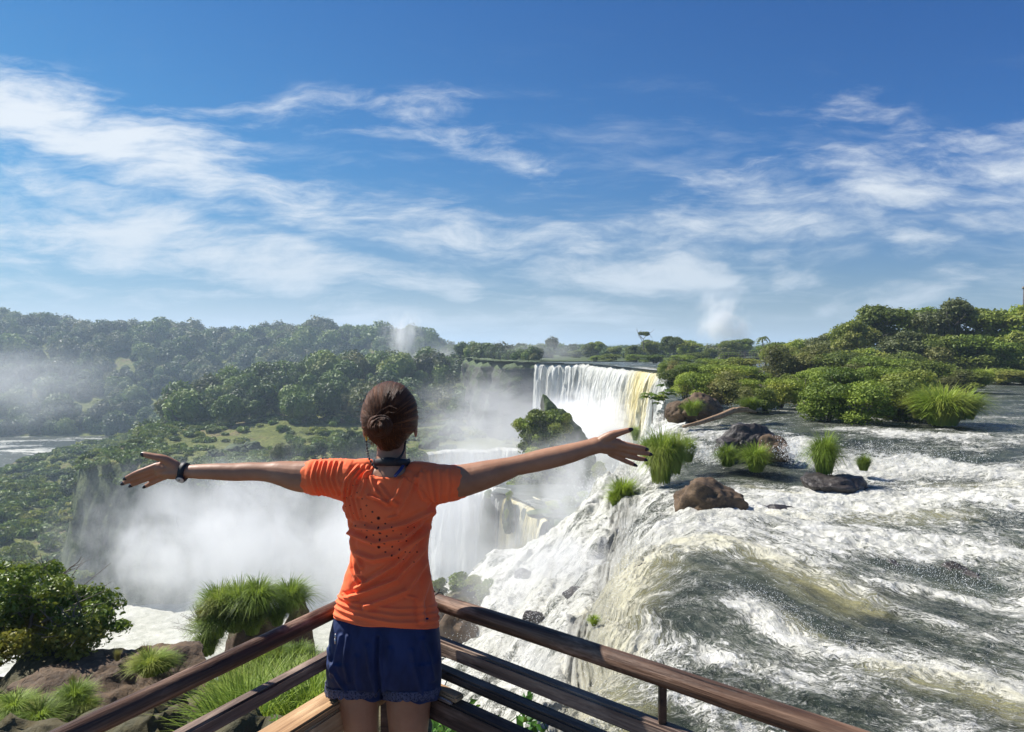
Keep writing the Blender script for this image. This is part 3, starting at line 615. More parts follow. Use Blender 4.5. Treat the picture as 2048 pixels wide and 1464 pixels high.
def tuft_data(seed, n=420, L=1.0, w=0.012, spread=0.35, droop=1.0, base=0.22, segs=5):
    rng = np.random.default_rng(seed); az = rng.uniform(0, 2*math.pi, n); out = np.stack([np.cos(az), np.sin(az), 0*az], -1); side = np.stack([-np.sin(az), np.cos(az), 0*az], -1)
    br = np.sqrt(rng.random(n)); b = out*(base*br)[:, None]+np.array([0, 0, 1.0])*(base*.6*(1-br**2))[:, None]; ln = L*rng.uniform(.5, 1.1, n); lean = rng.uniform(.05, 1, n)*spread; dr = droop*rng.uniform(.4, 1.2, n)
    t = np.linspace(0, 1, segs+1)[None, :, None]
    l_ = ln[:, None, None]
    p = b[:, None]+out[:, None]*(lean[:, None, None]*t+dr[:, None, None]*0.42*t**2.2)*l_+np.array([0, 0, 1.0])*(t*(1-0.12*lean[:, None, None])-dr[:, None, None]*0.40*t**2.6)*l_
    ww = (w*rng.uniform(.7, 1.3, n))[:, None, None]*np.sqrt(np.clip(1.02-t, 0, 1)); q1 = p-side[:, None]*ww; q2 = p+side[:, None]*ww
    v = np.stack([q1, q2], 2).reshape(-1, 3); m = (segs+1)*2; k = np.arange(segs)
    f = np.stack([2*k, 2*k+1, 2*k+3, 2*k+2], -1)[None]+np.arange(n)[:, None, None]*m
    return v, f.reshape(-1, 4), np.repeat(rng.uniform(0, 1, n), m)
def vmesh(name, data, mat): return mesh_np(name, data[0], data[1], mat, False, dict(var=data[2]))
def gn_scatter(name, P, scale, idx, sources, label, cat):
    """one countless mass: crowns set on the points of its own mesh"""
    me = bpy.data.meshes.new(name); P = np.asarray(P, np.float32); me.vertices.add(len(P)); me.vertices.foreach_set('co', P.ravel())
    me.attributes.new('sc', 'FLOAT_VECTOR', 'POINT').data.foreach_set('vector', np.asarray(scale, np.float32).ravel())
    me.attributes.new('ix', 'INT', 'POINT').data.foreach_set('value', np.asarray(idx, np.int32))
    me.attributes.new('rz', 'FLOAT_VECTOR', 'POINT').data.foreach_set('vector', np.stack([0*P[:, 0], 0*P[:, 0], RNG.uniform(0, 6.28, len(P))], -1).astype(np.float32).ravel())
    o = ob(name, me); tag(o, label, cat, kind='stuff')
    g = bpy.data.node_groups.new(name+'_nodes', 'GeometryNodeTree'); g.interface.new_socket('Geometry', in_out='INPUT', socket_type='NodeSocketGeometry'); g.interface.new_socket('Geometry', in_out='OUTPUT', socket_type='NodeSocketGeometry')
    gi = g.nodes.new('NodeGroupInput'); go = g.nodes.new('NodeGroupOutput'); j = g.nodes.new('GeometryNodeJoinGeometry')
    for s_ in reversed(sources):
        oi = g.nodes.new('GeometryNodeObjectInfo'); oi.inputs['Object'].default_value = s_; oi.inputs['As Instance'].default_value = True; g.links.new(oi.outputs['Geometry'], j.inputs[0])
    ip = g.nodes.new('GeometryNodeInstanceOnPoints'); ip.inputs['Pick Instance'].default_value = True
    def na(n, t):
        q = g.nodes.new('GeometryNodeInputNamedAttribute'); q.data_type = t; q.inputs[0].default_value = n; return q
    g.links.new(gi.outputs[0], ip.inputs['Points']); g.links.new(j.outputs[0], ip.inputs['Instance'])
    g.links.new(na('ix', 'INT').outputs[0], ip.inputs['Instance Index']); g.links.new(na('sc', 'FLOAT_VECTOR').outputs[0], ip.inputs['Scale'])
    er = g.nodes.new('FunctionNodeEulerToRotation'); g.links.new(na('rz', 'FLOAT_VECTOR').outputs[0], er.inputs[0]); g.links.new(er.outputs[0], ip.inputs['Rotation'])
    g.links.new(ip.outputs[0], go.inputs[0]); md = o.modifiers.new('scatter', 'NODES'); md.node_group = g
    return o
rng = np.random.default_rng(5)
# ------------------------------------------------------------------ forest on the gorge hill
FC = [vmesh('crown', crown_data(100+i, 5.0, 7+i, 2000, 0.58, 1.0+0.08*(i % 3), .80, .44), M[['leaf_forest_dark', 'leaf_forest', 'leaf_forest_olive', 'leaf_forest', 'leaf_forest_dark'][i]]) for i in range(5)]
trunk_me = mesh_np('trunk', *branchy(3, 5.0, 0.28, 3, .8)[0], M['bark'], True)
n_tree = 0; FIRST = []
def forest_tree(x, y, z, s, k, label, group, name='forest_tree', hz=1.0):
    t = empty(name, (x, y, z), rng.uniform(0, 6.28)); t.scale = (s, s, s*hz); tag(t, label, 'tree', group)
    tr = ob('trunk', trunk_me, t); c = ob('crown', FC[k], t, (0, 0, 5.2)); c.rotation_euler = (rng.uniform(-.15, .15), rng.uniform(-.15, .15), rng.uniform(0, 6))
    if len(FIRST) < 5 and k == len(FIRST): FIRST.append(c)
    return t
def gh(x, y): return float(gorge_height(np.array([x], float), np.array([y], float))[0])
pts = []
for _ in range(6000):
    x, y = rng.uniform(-112, 34), rng.uniform(184, 268)
    hcy = 243+0.1*(x+40)
    h = gh(x, y)
    dens = 1.0 if h > -17.0 else 0.10
    if y < 205 and x > -60: dens *= .5
    if rng.random() > dens: continue
    if h < -30 or (y > 262): continue
    if all((x-a)**2+(y-b)**2 > 6.6**2 for a, b, _ in pts): pts.append((x, y, h))
    if len(pts) >= 236: break
tones = ['dark', 'mid green', 'olive', 'fresh green', 'deep green']
for i, (x, y, h) in enumerate(pts):
    zone = 'crest' if h > -6 else ('foot' if h < -18 else 'slope'); side = 'left end' if x < -70 else ('middle' if x < -25 else 'right end')
    k = i % 5; s = rng.uniform(.70, 1.25)*(1.35 if rng.random() < .10 else 1)
    forest_tree(x, y, h-1.6, s*1.08, k, f'{tones[k]} tree on the gorge hill {zone}, {side}', 'trees on the hill above the gorge shelf')
# a few standing alone on the shelf and its rim
for i, (px, py, d, s) in enumerate([(150, 850, 190, 1.0), (185, 815, 200, 1.1), (215, 790, 205, .9), (135, 890, 165, .8), (165, 905, 150, .7), (750, 800, 200, 1.0), (820, 815, 195, .9), (870, 740, 235, 1.3), (885, 770, 230, 1.1),
        (660, 715, 245, 1.1), (520, 830, 190, .8), (600, 830, 185, .9), (900, 800, 200, .8), (960, 800, 195, .7), (700, 880, 150, .5), (640, 905, 137, .5), (600, 910, 136, .45), (560, 912, 135, .45), (680, 905, 136, .5), (720, 900, 138, .5)]):
    p = at(px, py, d); h = gh(p[0], p[1]); 
    forest_tree(p[0], p[1], h-1.5*s, s, i % 5, ['small scrubby tree on the rim of the gorge shelf', 'round tree standing apart at the edge of the gorge shelf'][i % 2], 'scattered trees on the gorge shelf')
# trees over the cliff left of the great fall
for i, (px, py, d, s) in enumerate([(1040, 712, 170, .45), (1062, 712, 168, .45), (1078, 712, 172, .4), (1020, 735, 185, .7), (1000, 740, 195, .8), (980, 745, 200, .8), (1005, 722, 230, .8), (1105, 692, 230, .6), (960, 750, 215, .9)]):
    p = at(px, py, d); forest_tree(p[0], p[1], p[2]-5.2*s, s, i % 5, 'hazy dark tree above the cliff left of the great fall', 'trees by the cliff left of the great fall')
for i, (px, d_, s_) in enumerate([(925, 235, .8), (945, 225, .7), (962, 205, .6), (985, 190, .55), (1003, 180, .5), (1022, 176, .45), (1050, 166, .32), (1068, 163, .28)]):
    x_ = (px-1024)/F_PX*d_; forest_tree(x_, d_, -1.9-2.2*s_, s_, i % 5, 'tree on the cliff brink left of the great fall', 'trees by the cliff left of the great fall')
# ridge wood: countless
px_, sc_, ix_ = [], [], []
N = 3300; X = rng.uniform(-760, 10, N); Y = rng.uniform(352, 640, N); H = gorge_height(X, Y)
ok = (H > -46) & (X > -Y*0.86) ; X, Y, H = X[ok], Y[ok], H[ok]
s = rng.uniform(.6, 1.35, len(X))*(1+0.55*(rng.random(len(X)) < .10))
gn_scatter('forest', np.stack([X, Y, H+1.6*s], -1), np.stack([s*1.25, s*1.25, s*1.35], -1), rng.integers(0, 5, len(X)), FIRST, 'dense hazy forest covering the far ridge across the gorge', 'forest')
# scrub on the shelf and on the slopes
SC = [vmesh('scrub_crown', crown_data(200+i, 1.5, 7, 420, 0.36, 0.55, core=.7), M['leaf_forest' if i else 'leaf_tree']) for i in range(3)]
scr = []
for i, (px, py) in enumerate([(300, 880), (420, 905), (610, 880)]):
    p = at(px, py, 150); h = gh(p[0], p[1]); t = empty('shrub', (p[0], p[1], h)); tag(t, ['low dark shrub at the left of the gorge shelf', 'low shrub near the front rim of the gorge shelf', 'low shrub in the middle of the gorge shelf'][i], 'shrub'); scr.append(ob('crown', SC[i], t, (0, 0, .3)))
def scatter_pts(n, x0, x1, y0, y1, fn):
    X = rng.uniform(x0, x1, n); Y = rng.uniform(y0, y1, n); H = gorge_height(X, Y); k = fn(X, Y, H); return X[k], Y[k], H[k]
nf = lambda X, Y: fbm(np.stack([X, Y, 0*X], -1)*0.05, 3, .5, 77)
A = scatter_pts(3600, -130, 40, 95, 240, lambda X, Y, H: (H > -24) & (H < -12) & ((nf(X, Y) > 0.30) | (Y > 185) | (rng.random(len(X)) < .22)))
B = scatter_pts(6500, -330, -76, 100, 346, lambda X, Y, H: (H > -45.3) & (H < -19))
C = scatter_pts(2600, -100, 30, 108, 152, lambda X, Y, H: (H > -26) & (H < -21.0))
X, Y, H = [np.concatenate(q) for q in zip(A, B, C)]; s = rng.uniform(.5, 1.5, len(X))*np.where(X < -90, 1.5, 1.0)
gn_scatter('undergrowth', np.stack([X, Y, H+.2], -1), np.stack([s, s, s*rng.uniform(.7, 1.2, len(X))], -1), rng.integers(0, 3, len(X)), scr, 'low scrub spread over the gorge shelf, its rim and the left slope', 'undergrowth')
# ------------------------------------------------------------------ plateau trees and bushes on the right
def leafy_tree(name, seed, h, R, mat, nleaf, leaf, label, group, loc, bare=0.0, nl=16, flat=.75, lobe=.36):
    t = empty(name, loc, 0); tag(t, label, 'tree', group)
    (v, f), tips = branchy(seed, h*.60, h*.035, 4, .8, 5, 2)
    ob('trunk', mesh_np('trunk', v, f, M['bark'], True), t)
    cd = crown_data(seed+1, R, nl, nleaf, leaf, flat, 0.0, lobe, 0.9, .6); c = ob('crown', vmesh('crown', cd, mat), t, (0, 0, h-R*flat*.95)); return t, c
TP = []
for i in range(5): TP.append((branchy(300+i, 4.2, .20, 4, 1.0, 5, 2)[0], crown_data(320+i, 3.9, 17, 7500, 0.24, .78, .5, .31, .9, .4, True), i))
TT = [mesh_np('trunk', *p[0], M['bark'], True) for p in TP]; TCr = [vmesh('crown', p[1], M[['leaf_tree', 'leaf_bush', 'leaf_tree', 'leaf_forest_olive', 'leaf_bush'][p[2]]]) for p in TP]
def big_tree(px, base, top, d, wpx, k, label, group, name='riverside_tree'):
    p = at(px, base, d); p[2] = max(p[2], -1.7) if d > 60 else p[2]; ztop = at(px, top, d)[2]; Ht = ztop-p[2]; Rw = wpx/2/F_PX*d
    t = empty(name, p, rng.uniform(0, 6.28)); tag(t, label, 'tree', group); s = Ht/8.6
    a = ob('trunk', TT[k], t); a.scale = (s, s, s); zs = max(s, Rw/3.9*.8); c = ob('crown', TCr[k], t, (0, 0, Ht-3.0*zs*.9)); c.scale = (Rw/3.9, Rw/3.9, zs); return t
G = 'trees of the wooded island on the right'
for i, (px, base, top, d, w, k) in enumerate([(1760, 740, 602, 84, 150, 0), (1700, 748, 640, 80, 110, 2), (1830, 745, 606, 90, 150, 4), (1900, 750, 604, 84, 150, 3), (1975, 752, 606, 82, 160, 0), (2050, 752, 600, 80, 150, 4), (2120, 752, 605, 84, 150, 2),
        (1640, 742, 670, 86, 100, 3), (1590, 738, 676, 95, 90, 1), (1790, 756, 665, 76, 130, 3), (1880, 756, 668, 74, 130, 2), (1960, 757, 660, 72, 140, 4), (2035, 758, 655, 73, 140, 0), (1545, 735, 680, 105, 70, 4), (2200, 755, 610, 80, 170, 0), (1725, 756, 690, 72, 100, 4)]):
    look = ['round-crowned green tree', 'low light green tree', 'broad dark green tree', 'olive fine-leaved tree', 'spreading yellow-green tree'][k]
    where = ('left end of' if px < 1710 else 'middle of' if px < 1900 else 'right end of'); row = 'front row' if top > 640 else 'back row'
    big_tree(px, base, top, d, w, k, f'{look}, {row} {where} the wooded island', G)
G2 = 'distant trees on the plateau skyline'
for i, (px, base, top, d, w, k) in enumerate([(1300, 716, 676, 165, 60, 0), (1340, 716, 672, 160, 60, 2), (1380, 716, 676, 165, 60, 4), (1265, 716, 690, 175, 50, 2), (1420, 716, 694, 170, 50, 0), (1460, 716, 680, 160, 50, 2), (1490, 714, 674, 165, 44, 4), (1230, 714, 690, 190, 44, 0), (1195, 714, 680, 200, 36, 4),
        (1180, 714, 688, 200, 40, 2), (1555, 712, 686, 190, 60, 2), (1600, 712, 682, 200, 60, 0), (1520, 714, 696, 180, 50, 1), (1640, 712, 686, 190, 60, 2), (1150, 712, 698, 215, 40, 0), (1690, 712, 682, 190, 60, 0)]):
    big_tree(px, base, top, d, w, k, ['dark rounded tree on the skyline beyond the great fall', 'olive tree on the skyline behind the footbridge'][px > 1440], G2, 'plateau_tree')
# thin flat-topped tree and palm on the skyline
t, c = leafy_tree('thin_tree', 41, 4.2, 1.5, M['leaf_tree'], 2600, .24, 'thin flat-topped tree rising above the skyline beyond the great fall', None, at(1288, 700, 150), nl=7, flat=.5, lobe=.30)
pl = empty('palm_tree', at(1525, 708, 150)); tag(pl, 'lone palm on the skyline right of the mist plume', 'palm tree')
ob('trunk', mesh_np('trunk', *tube([(0, 0, -1), (.05, 0, 1.5), (0, .05, 3.6)], [.16, .12, .10], 8), M['bark'], True), pl)
fr = []
for k in range(15):
    a = k*2.4; L = rng.uniform(1.3, 1.8); tt = np.linspace(0, 1, 7); el = rng.uniform(.1, 1.0)
    pth = np.stack([np.cos(a)*L*tt, np.sin(a)*L*tt, 3.6+L*(el*tt-1.1*tt**2)], -1)
    for q in range(6):
        dvec = pth[q+1]-pth[q]; sd = np.cross(dvec, (0, 0, 1)); sd = sd/np.linalg.norm(sd)
        for sg in (-1, 1): e = pth[q]+sd*sg*.34*(1-.5*tt[q])-np.array([0, 0, .16]); fr.append((pth[q], pth[q+1], e+dvec*.7, e+dvec*.2))
fr = np.array(fr).reshape(-1, 3); ob('frond', vmesh('frond', (fr, np.arange(len(fr)).reshape(-1, 4), rng.uniform(0, 1, len(fr))), M['leaf_tree']), pl)
# bushes of the river island
BM = [vmesh('foliage', crown_data(400+i, 1.0, 16, 7000, [.055, .062, .048, .055][i], [.75, .85, .7, .9][i], .45, .36, .9, .35, True), M[['leaf_bush', 'leaf_tree', 'leaf_bush', 'leaf_brown'][i]]) for i in range(4)]
stems = []
for k in range(9):
    a = k*.7; stems.append(tube([(0.1*math.cos(a), .1*math.sin(a), -.2), (.25*math.cos(a), .25*math.sin(a), .35), (.5*math.cos(a+.3), .5*math.sin(a+.3), .8)], [.03, .02, .008], 5))
stem_me = mesh_np('stem', *join(stems), M['bark'], True)
def bush(px, base, d, wpx, hpx, k, label, group='bushes on the river island'):
    p = at(px, base, d); p[2] = max(p[2], zU-.3) if d > 24 else p[2]; R = wpx/2/F_PX*d; Hh = hpx/F_PX*d
    t = empty('bush', p, rng.uniform(0, 6.28)); tag(t, label, 'bush', group); ob('stem', stem_me, t).scale = (R, R, Hh*.8); c = ob('foliage', BM[k], t, (0, 0, Hh*.42)); c.scale = (R, R, Hh*.66); return t
kinds = ['bright green leafy bush', 'dull green leafy bush', 'light green leafy bush', 'brownish twiggy bush']
BL = [(1650, 838, 31, 130, 90, 0), (1720, 846, 30, 150, 100, 2), (1790, 840, 31.5, 130, 90, 1), (1690, 800, 36, 130, 80, 0), (1760, 800, 37, 150, 80, 2), (1830, 812, 35, 130, 80, 1), (1620, 800, 38, 110, 70, 2), (1560, 806, 37, 90, 60, 0), (1870, 830, 33, 90, 60, 1),
      (1530, 815, 35, 70, 45, 1), (1500, 800, 38, 90, 50, 2), (1450, 800, 37, 110, 55, 3), (1500, 815, 35, 60, 40, 3), (1400, 795, 38, 90, 60, 0), (1370, 790, 40, 80, 55, 2), (1440, 770, 48, 110, 50, 0), (1380, 765, 50, 90, 46, 2), (1345, 775, 44, 60, 42, 1), (1500, 770, 50, 100, 46, 2),
      (1560, 752, 60, 110, 60, 3), (1620, 752, 60, 120, 60, 3), (1680, 760, 58, 120, 64, 1), (1740, 765, 55, 130, 64, 0), (1800, 768, 54, 120, 60, 2), (1860, 775, 52, 120, 60, 1), (1910, 785, 48, 80, 44, 3), (1940, 775, 50, 90, 40, 1), (1960, 768, 53, 60, 34, 2),
      (1560, 735, 80, 90, 50, 1), (1480, 745, 72, 90, 34, 1), (1420, 738, 80, 80, 26, 0), (1360, 728, 105, 70, 22, 2), (1310, 724, 120, 60, 18, 0), (1270, 722, 130, 50, 16, 2), (1220, 721, 140, 50, 15, 1), (1400, 722, 125, 60, 20, 1), (1460, 722, 120, 60, 22, 0), (1190, 721, 150, 40, 12, 2),
      (1580, 780, 45, 60, 36, 1), (1620, 790, 42, 70, 46, 2), (1900, 770, 58, 120, 36, 0), (2010, 764, 62, 110, 30, 1), (2090, 764, 62, 110, 34, 3), (1640, 770, 52, 90, 44, 0), (1700, 780, 46, 100, 50, 3), (1330, 745, 72, 40, 26, 0), (1350, 752, 62, 50, 30, 3), (1395, 748, 66, 70, 28, 1),
      (1935, 757, 72, 110, 60, 1), (2000, 757, 71, 110, 70, 2), (2060, 757, 70, 110, 60, 1), (1870, 757, 72, 100, 60, 3), (1800, 757, 72, 110, 60, 1), (2125, 760, 68, 110, 60, 2), (1740, 752, 70, 100, 50, 1), (1660, 752, 74, 100, 56, 2), (1600, 747, 78, 90, 50, 1)]
for (px, b, d, w, h, k) in BL:
    where = 'front edge' if d < 34 else ('middle' if d < 46 else ('rear' if d < 66 else 'far rear'))
    side = 'left side' if px < 1500 else ('centre' if px < 1760 else 'right side')
    bush(px, b, d, w, h, k, f'{kinds[k]}, {where} of the river island, {side}')
# far plateau wood line
N = 3600; X = rng.uniform(-100, 900, N); Y = rng.uniform(200, 900, N); kx = (X > np.interp(Y, [157, 200, 330, 420, 700], [3, -9, -26, -56, -105])) & (X < Y*.86)
X, Y = X[kx], Y[kx]; s = rng.uniform(.40, .85, len(X))
gn_scatter('distant_forest', np.stack([X, Y, -1.2+0.8*s], -1), np.stack([s*1.3, s*1.3, s*1.0], -1), rng.integers(0, 5, len(X)), FIRST, 'low dark woodland line on the horizon of the plateau', 'forest')

# footbridge across the upper river, far off
fb = empty('footbridge', at(1490, 716, 118)); tag(fb, 'long low grey footbridge crossing the upper river among the trees', 'footbridge')
L_ = 9.0; ob('walkway', mesh_np('walkway', *box(-L_/2, L_/2, -.5, .5, -.15, .05), M['bark']), fb)
for sy in (-.5, .5):
    ps = [box(-L_/2, L_/2, sy-.03, sy+.03, z-.03, z+.03) for z in (.45, .8, 1.1)]+[box(-L_/2+k*.75-.03, -L_/2+k*.75+.03, sy-.04, sy+.04, 0, 1.15) for k in range(13)]
    ob('guard_rail', mesh_np('guard_rail', *join(ps), M['bark']), fb)
for k in range(4): ob('support', mesh_np('support', *box(-3.6+k*2.4-.12, -3.6+k*2.4+.12, -.4, .4, -1.8, -.15), M['bark']), fb)
ms = at(2046, 640, 82); tag(ob('mast', mesh_np('mast', *join([tube([(0, 0, 0), (0, 0, 4.0)], [.07, .05], 8), box(-.12, .12, -.12, .12, 3.7, 4.0)]), M['bark'], True), None, ms), 'thin dark mast rising above the trees at the right edge of view', 'mast')

for i, (px, py, d_, w, h, lb) in enumerate([(428, 896, 138, 40, 24, 'grey pointed boulder on the gorge shelf above the left forearm'), (470, 884, 146, 60, 22, 'broad grey boulder heap on the gorge shelf behind the pointed one'), (505, 880, 148, 40, 24, 'grey boulder at the right of the heap on the gorge shelf'), (235, 880, 160, 30, 12, 'low grey stone at the left of the gorge shelf'), (900, 850, 165, 50, 26, 'dark rock in the mist on the shelf right of her head'), (860, 880, 150, 40, 22, 'smaller dark rock in the mist on the shelf')]):
    p = at(px, py, d_); z_ = gh(p[0], p[1]); v_, f_ = ico(4); w_ = w/2/F_PX*d_; h_ = h/F_PX*d_; q_ = v_*(1+.35*fbm(v_*1.6+i*5, 4, .6)[:, None])*np.array([w_, w_*.8, h_*.8]); tag(ob('boulder', mesh_np('boulder', q_, f_, M['rock_cliff'], False), None, (p[0], p[1], z_+h_*.2)), lb, 'boulder', 'boulders on the gorge shelf')
# ------------------------------------------------------------------ rocks, ledges and plants near the viewpoint
def rock_data(seed, size, sub=5, planes=14, rough=.15, cut=(.55, .95), flat=None, fs=1.6):
    rng = np.random.default_rng(seed); v, f = ico(sub)
    p = v*(1+0.28*fbm(v*1.3+seed, 3, .5)[:, None])
    for k in range(planes):
        n = rdir(rng, 1)[0]; 
        if k == 0 and flat: n = np.array(flat, float)/np.linalg.norm(flat)
        c = rng.uniform(*cut) if not (k == 0 and flat) else .42
        d = p@n-c; p = p-np.where(d > 0, d*.92, 0)[:, None]*n
    p = p*np.array(size); e = rough*min(size)
    q = v*fs*2.0; r1 = fbm(p/min(size)*fs+seed, 5, .58); r2 = 1-2*np.abs(fbm(p/min(size)*fs*2.2+seed+9, 4, .55))
    p = p+v*((r1*1.3+r2*.5)*e)[:, None]
    return p, f
def rock(loc, size, seed, mat, label, cat='rock', group=None, name='rock', rz=0.0, sub=5, **k):
    p, f = rock_data(seed, size, sub, **k); o = ob(name, mesh_np(name, p, f, M[mat], True), None, loc, (0, 0, rz)); tag(o, label, cat, group); return o
def rockpx(px, py, d, wpx, hpx, seed, mat, label, depth=1.0, **k):
    p = at(px, py, d); w = wpx/2/F_PX*d; h = hpx/F_PX*d; return rock(p+np.array([0, 0, h*.1]), (w*1.15, w*depth, h*.85), seed, mat, label, **k)
G = 'boulders standing in the river'
rockpx(1422, 1020, 17.2, 128, 74, 3, 'rock_brown', 'pitted brown boulder standing in white water left of the river', group=G, depth=.8)
rockpx(1664, 980, 19.5, 112, 40, 8, 'rock_dark', 'wet dark flat boulder under the upright grass tuft', group=G, depth=.8)
rockpx(1562, 1034, 17.2, 86, 26, 12, 'rock_dark', 'small black half sunken rock right of the brown boulder', group=G)
rockpx(1500, 885, 23.8, 110, 42, 15, 'rock_dark', 'black wet rock outcrop in the small cascade', group=G, depth=.7)
rockpx(1548, 902, 22.8, 58, 42, 18, 'rock_brown', 'rusty brown block perched on the black outcrop', group=G)
rockpx(1450, 900, 23.5, 50, 26, 19, 'rock_dark', 'low black rock left of the outcrop with water running round it', group=G)
rockpx(1395, 826, 32.5, 100, 36, 21, 'rock_brown', 'reddish brown rock bank at the left tip of the river island', group=G, depth=.9)
rockpx(1352, 828, 32, 36, 26, 22, 'rock_brown', 'small brown rock beside the umbrella shaped saplings', group=G)
for i, (px, py, d, w, h) in enumerate([(1795, 1138, 13.4, 84, 34), (1900, 1158, 13.0, 84, 52), (1950, 1185, 12.4, 64, 52), (1850, 1132, 13.6, 56, 34), (1290, 1135, 13.5, 50, 14)]):
    rockpx(px, py+8, d, w, h, 30+i, 'rock_dark', ['black rock ridge washed by foam, left end', 'black rock hump veined with white water', 'black rock at the right end of the foaming ridge', 'small black rock on top of the foaming ridge', 'dark rock at the brink of the near cascade'][i], group='black rocks under the rapids')
rockpx(1002, 1128, 33, 34, 14, 41, 'rock_dark', 'grey rock poking out of the white cascade slope', group='rocks in the cascade')
rockpx(975, 1166, 28, 56, 18, 42, 'rock_dark', 'dark rock just above the mossy boulder in the cascade', group='rocks in the cascade')
rockpx(1106, 1113, 27, 18, 12, 43, 'rock_dark', 'small dark rock alone high in the white cascade', group='rocks in the cascade')
rockpx(935, 1215, 25.5, 150, 50, 44, 'rock_slab', 'mossy boulder with bushes at the foot of the cascade', depth=.8)
rockpx(905, 1280, 20.5, 90, 66, 45, 'rock_brown', 'brown wet rock behind the top rail beside the woman', depth=.9)
for i, (px, py, d, w, h, lb) in enumerate([(1188, 1062, 21.5, 40, 18, 'dark wet ledge just under the brink of the near cascade'), (1128, 1098, 23.8, 34, 16, 'small wet ledge in the upper part of the near cascade'), (1150, 1192, 16.4, 44, 20, 'dark ledge half way down beside the yellow lip'), (1070, 1238, 16.6, 50, 20, 'flat wet rock in the middle of the white slope'), (1045, 1150, 23, 34, 14, 'wet rock low in the white slope left of the ledges')]):
    rockpx(px, py, d, w, h, 90+i, 'rock_dark', lb, group='wet ledges in the near cascade', depth=.6)
# low earth of the island, a kerb of dark soil and stones under the bushes
def island(name, pts, z, label, seed):
    P = np.array(pts); c = P.mean(0); n = 140; rr = np.linspace(0, 1, 16); an = np.linspace(0, 2*np.pi, n, endpoint=False)
    B, _ = resample(np.vstack([P, P[:1]]), n+1); B = B[:-1]; R_ = np.broadcast_to(rr[None], (n, 16)); X = c[0]+(B[:, :1]-c[0])*R_; Y = c[1]+(B[:, 1:]-c[1])*R_
    n_ = fbm(np.stack([X*.5, Y*.5, 0*X], -1), 5, .6, seed); Zz = z-.35+(1-R_**4)*.55+n_*.3
    tag(ob(name, mesh_np(name, np.stack([X, Y, Zz], -1).reshape(-1, 3), grid_faces(n, 16, True), M['rock_slab'], True)), kind='structure')
def iw(*q): return [tuple(atz(a, b, zU)[:2]) for a, b in q]
island('island_ground', iw((1375, 812), (1450, 820), (1560, 812), (1640, 835), (1720, 846), (1800, 842), (1900, 812), (1960, 772), (1900, 762), (1700, 752), (1500, 748), (1420, 752), (1375, 780)), zU, '', 3)
island('riverbank', iw((1560, 742), (1750, 757), (1900, 758), (2060, 757), (2300, 760), (2300, 736), (2000, 733), (1700, 731), (1560, 733)), zU+.2, '', 5)
# ---- tufts of grass
TF = [vmesh('blades', tuft_data(500+i, 1500, 1.0, .017, .75, [1.5, 1.3, 1.8][i], .42), M['grass']) for i in range(3)]
TFb = vmesh('blades', tuft_data(510, 900, 1.0, .018, .9, 1.4, .35), M['grass_fresh']); TFd = vmesh('blades', tuft_data(511, 450, 1.0, .014, .7, .7, .3), M['grass_dry'])
def tuft(px, py, d, wpx, hpx, k, label, group='grass clumps on the river rocks', n=1, name='grass_clump'):
    p = at(px, py, d); w = wpx/F_PX*d; h = hpx/F_PX*d
    me = TF[k] if k < 3 else (TFb if k == 3 else TFd); o = ob(name, me, None, p+np.array([0, 0, h*.02]), (0, 0, px*.37), (w*.50, w*.50, h*1.25)); tag(o, label, 'grass', group); return o
tuft(1322, 968, 20.8, 84, 112, 2, 'tallest drooping grass clump at the brink, just right of the raised fingertips')
tuft(1300, 930, 21.6, 60, 60, 3, 'yellow-green grass clump hugging the big drooping clump')
tuft(1350, 950, 20.9, 50, 80, 0, 'green grass clump on the right flank of the tallest clump')
tuft(1374, 925, 22.2, 46, 48, 1, 'small dark grass clump right of the tallest clump')
tuft(1455, 934, 22.0, 50, 46, 2, 'round grass clump left of the rusty block')
tuft(1512, 944, 21.4, 64, 54, 0, 'round grass clump in front of the rusty block')
tuft(1648, 950, 20.0, 70, 86, 2, 'upright grass clump growing on the wet flat boulder')
tuft(1727, 942, 21.0, 36, 30, 1, 'smallest grass clump among the rapids')
tuft(1246, 1002, 21.6, 66, 48, 3, 'bright yellow-green mossy grass below the raised hand')
tuft(1232, 1012, 21.5, 50, 34, 3, 'lower bright mossy grass below the raised hand')
tuft(1270, 882, 27, 24, 32, 3, 'tiny bright tuft above the raised fingers at the brink')
tuft(1885, 852, 28.6, 120, 76, 0, 'big light green reed clump at the right tip of the island'); tuft(1925, 840, 29.5, 90, 60, 2, 'reed clump behind the big one at the island tip'); tuft(1845, 838, 30, 80, 56, 1, 'reed clump left of the big one at the island tip')
tuft(1965, 770, 50, 50, 32, 0, 'far reed clump on the shore of the wooded island'); tuft(1500, 822, 30, 50, 26, 1, 'low grass by the root end of the driftwood'); tuft(1385, 832, 31, 46, 30, 1, 'grass clump in front of the reddish rock bank')
# small plants dotting the wet rocks
tuft(1188, 1252, 11.3, 26, 22, 3, 'small bright moss tuft on the yellow lip of the near cascade')
tuft(1335, 1000, 20.0, 24, 16, 4, 'small dry tuft under the tallest grass clump')
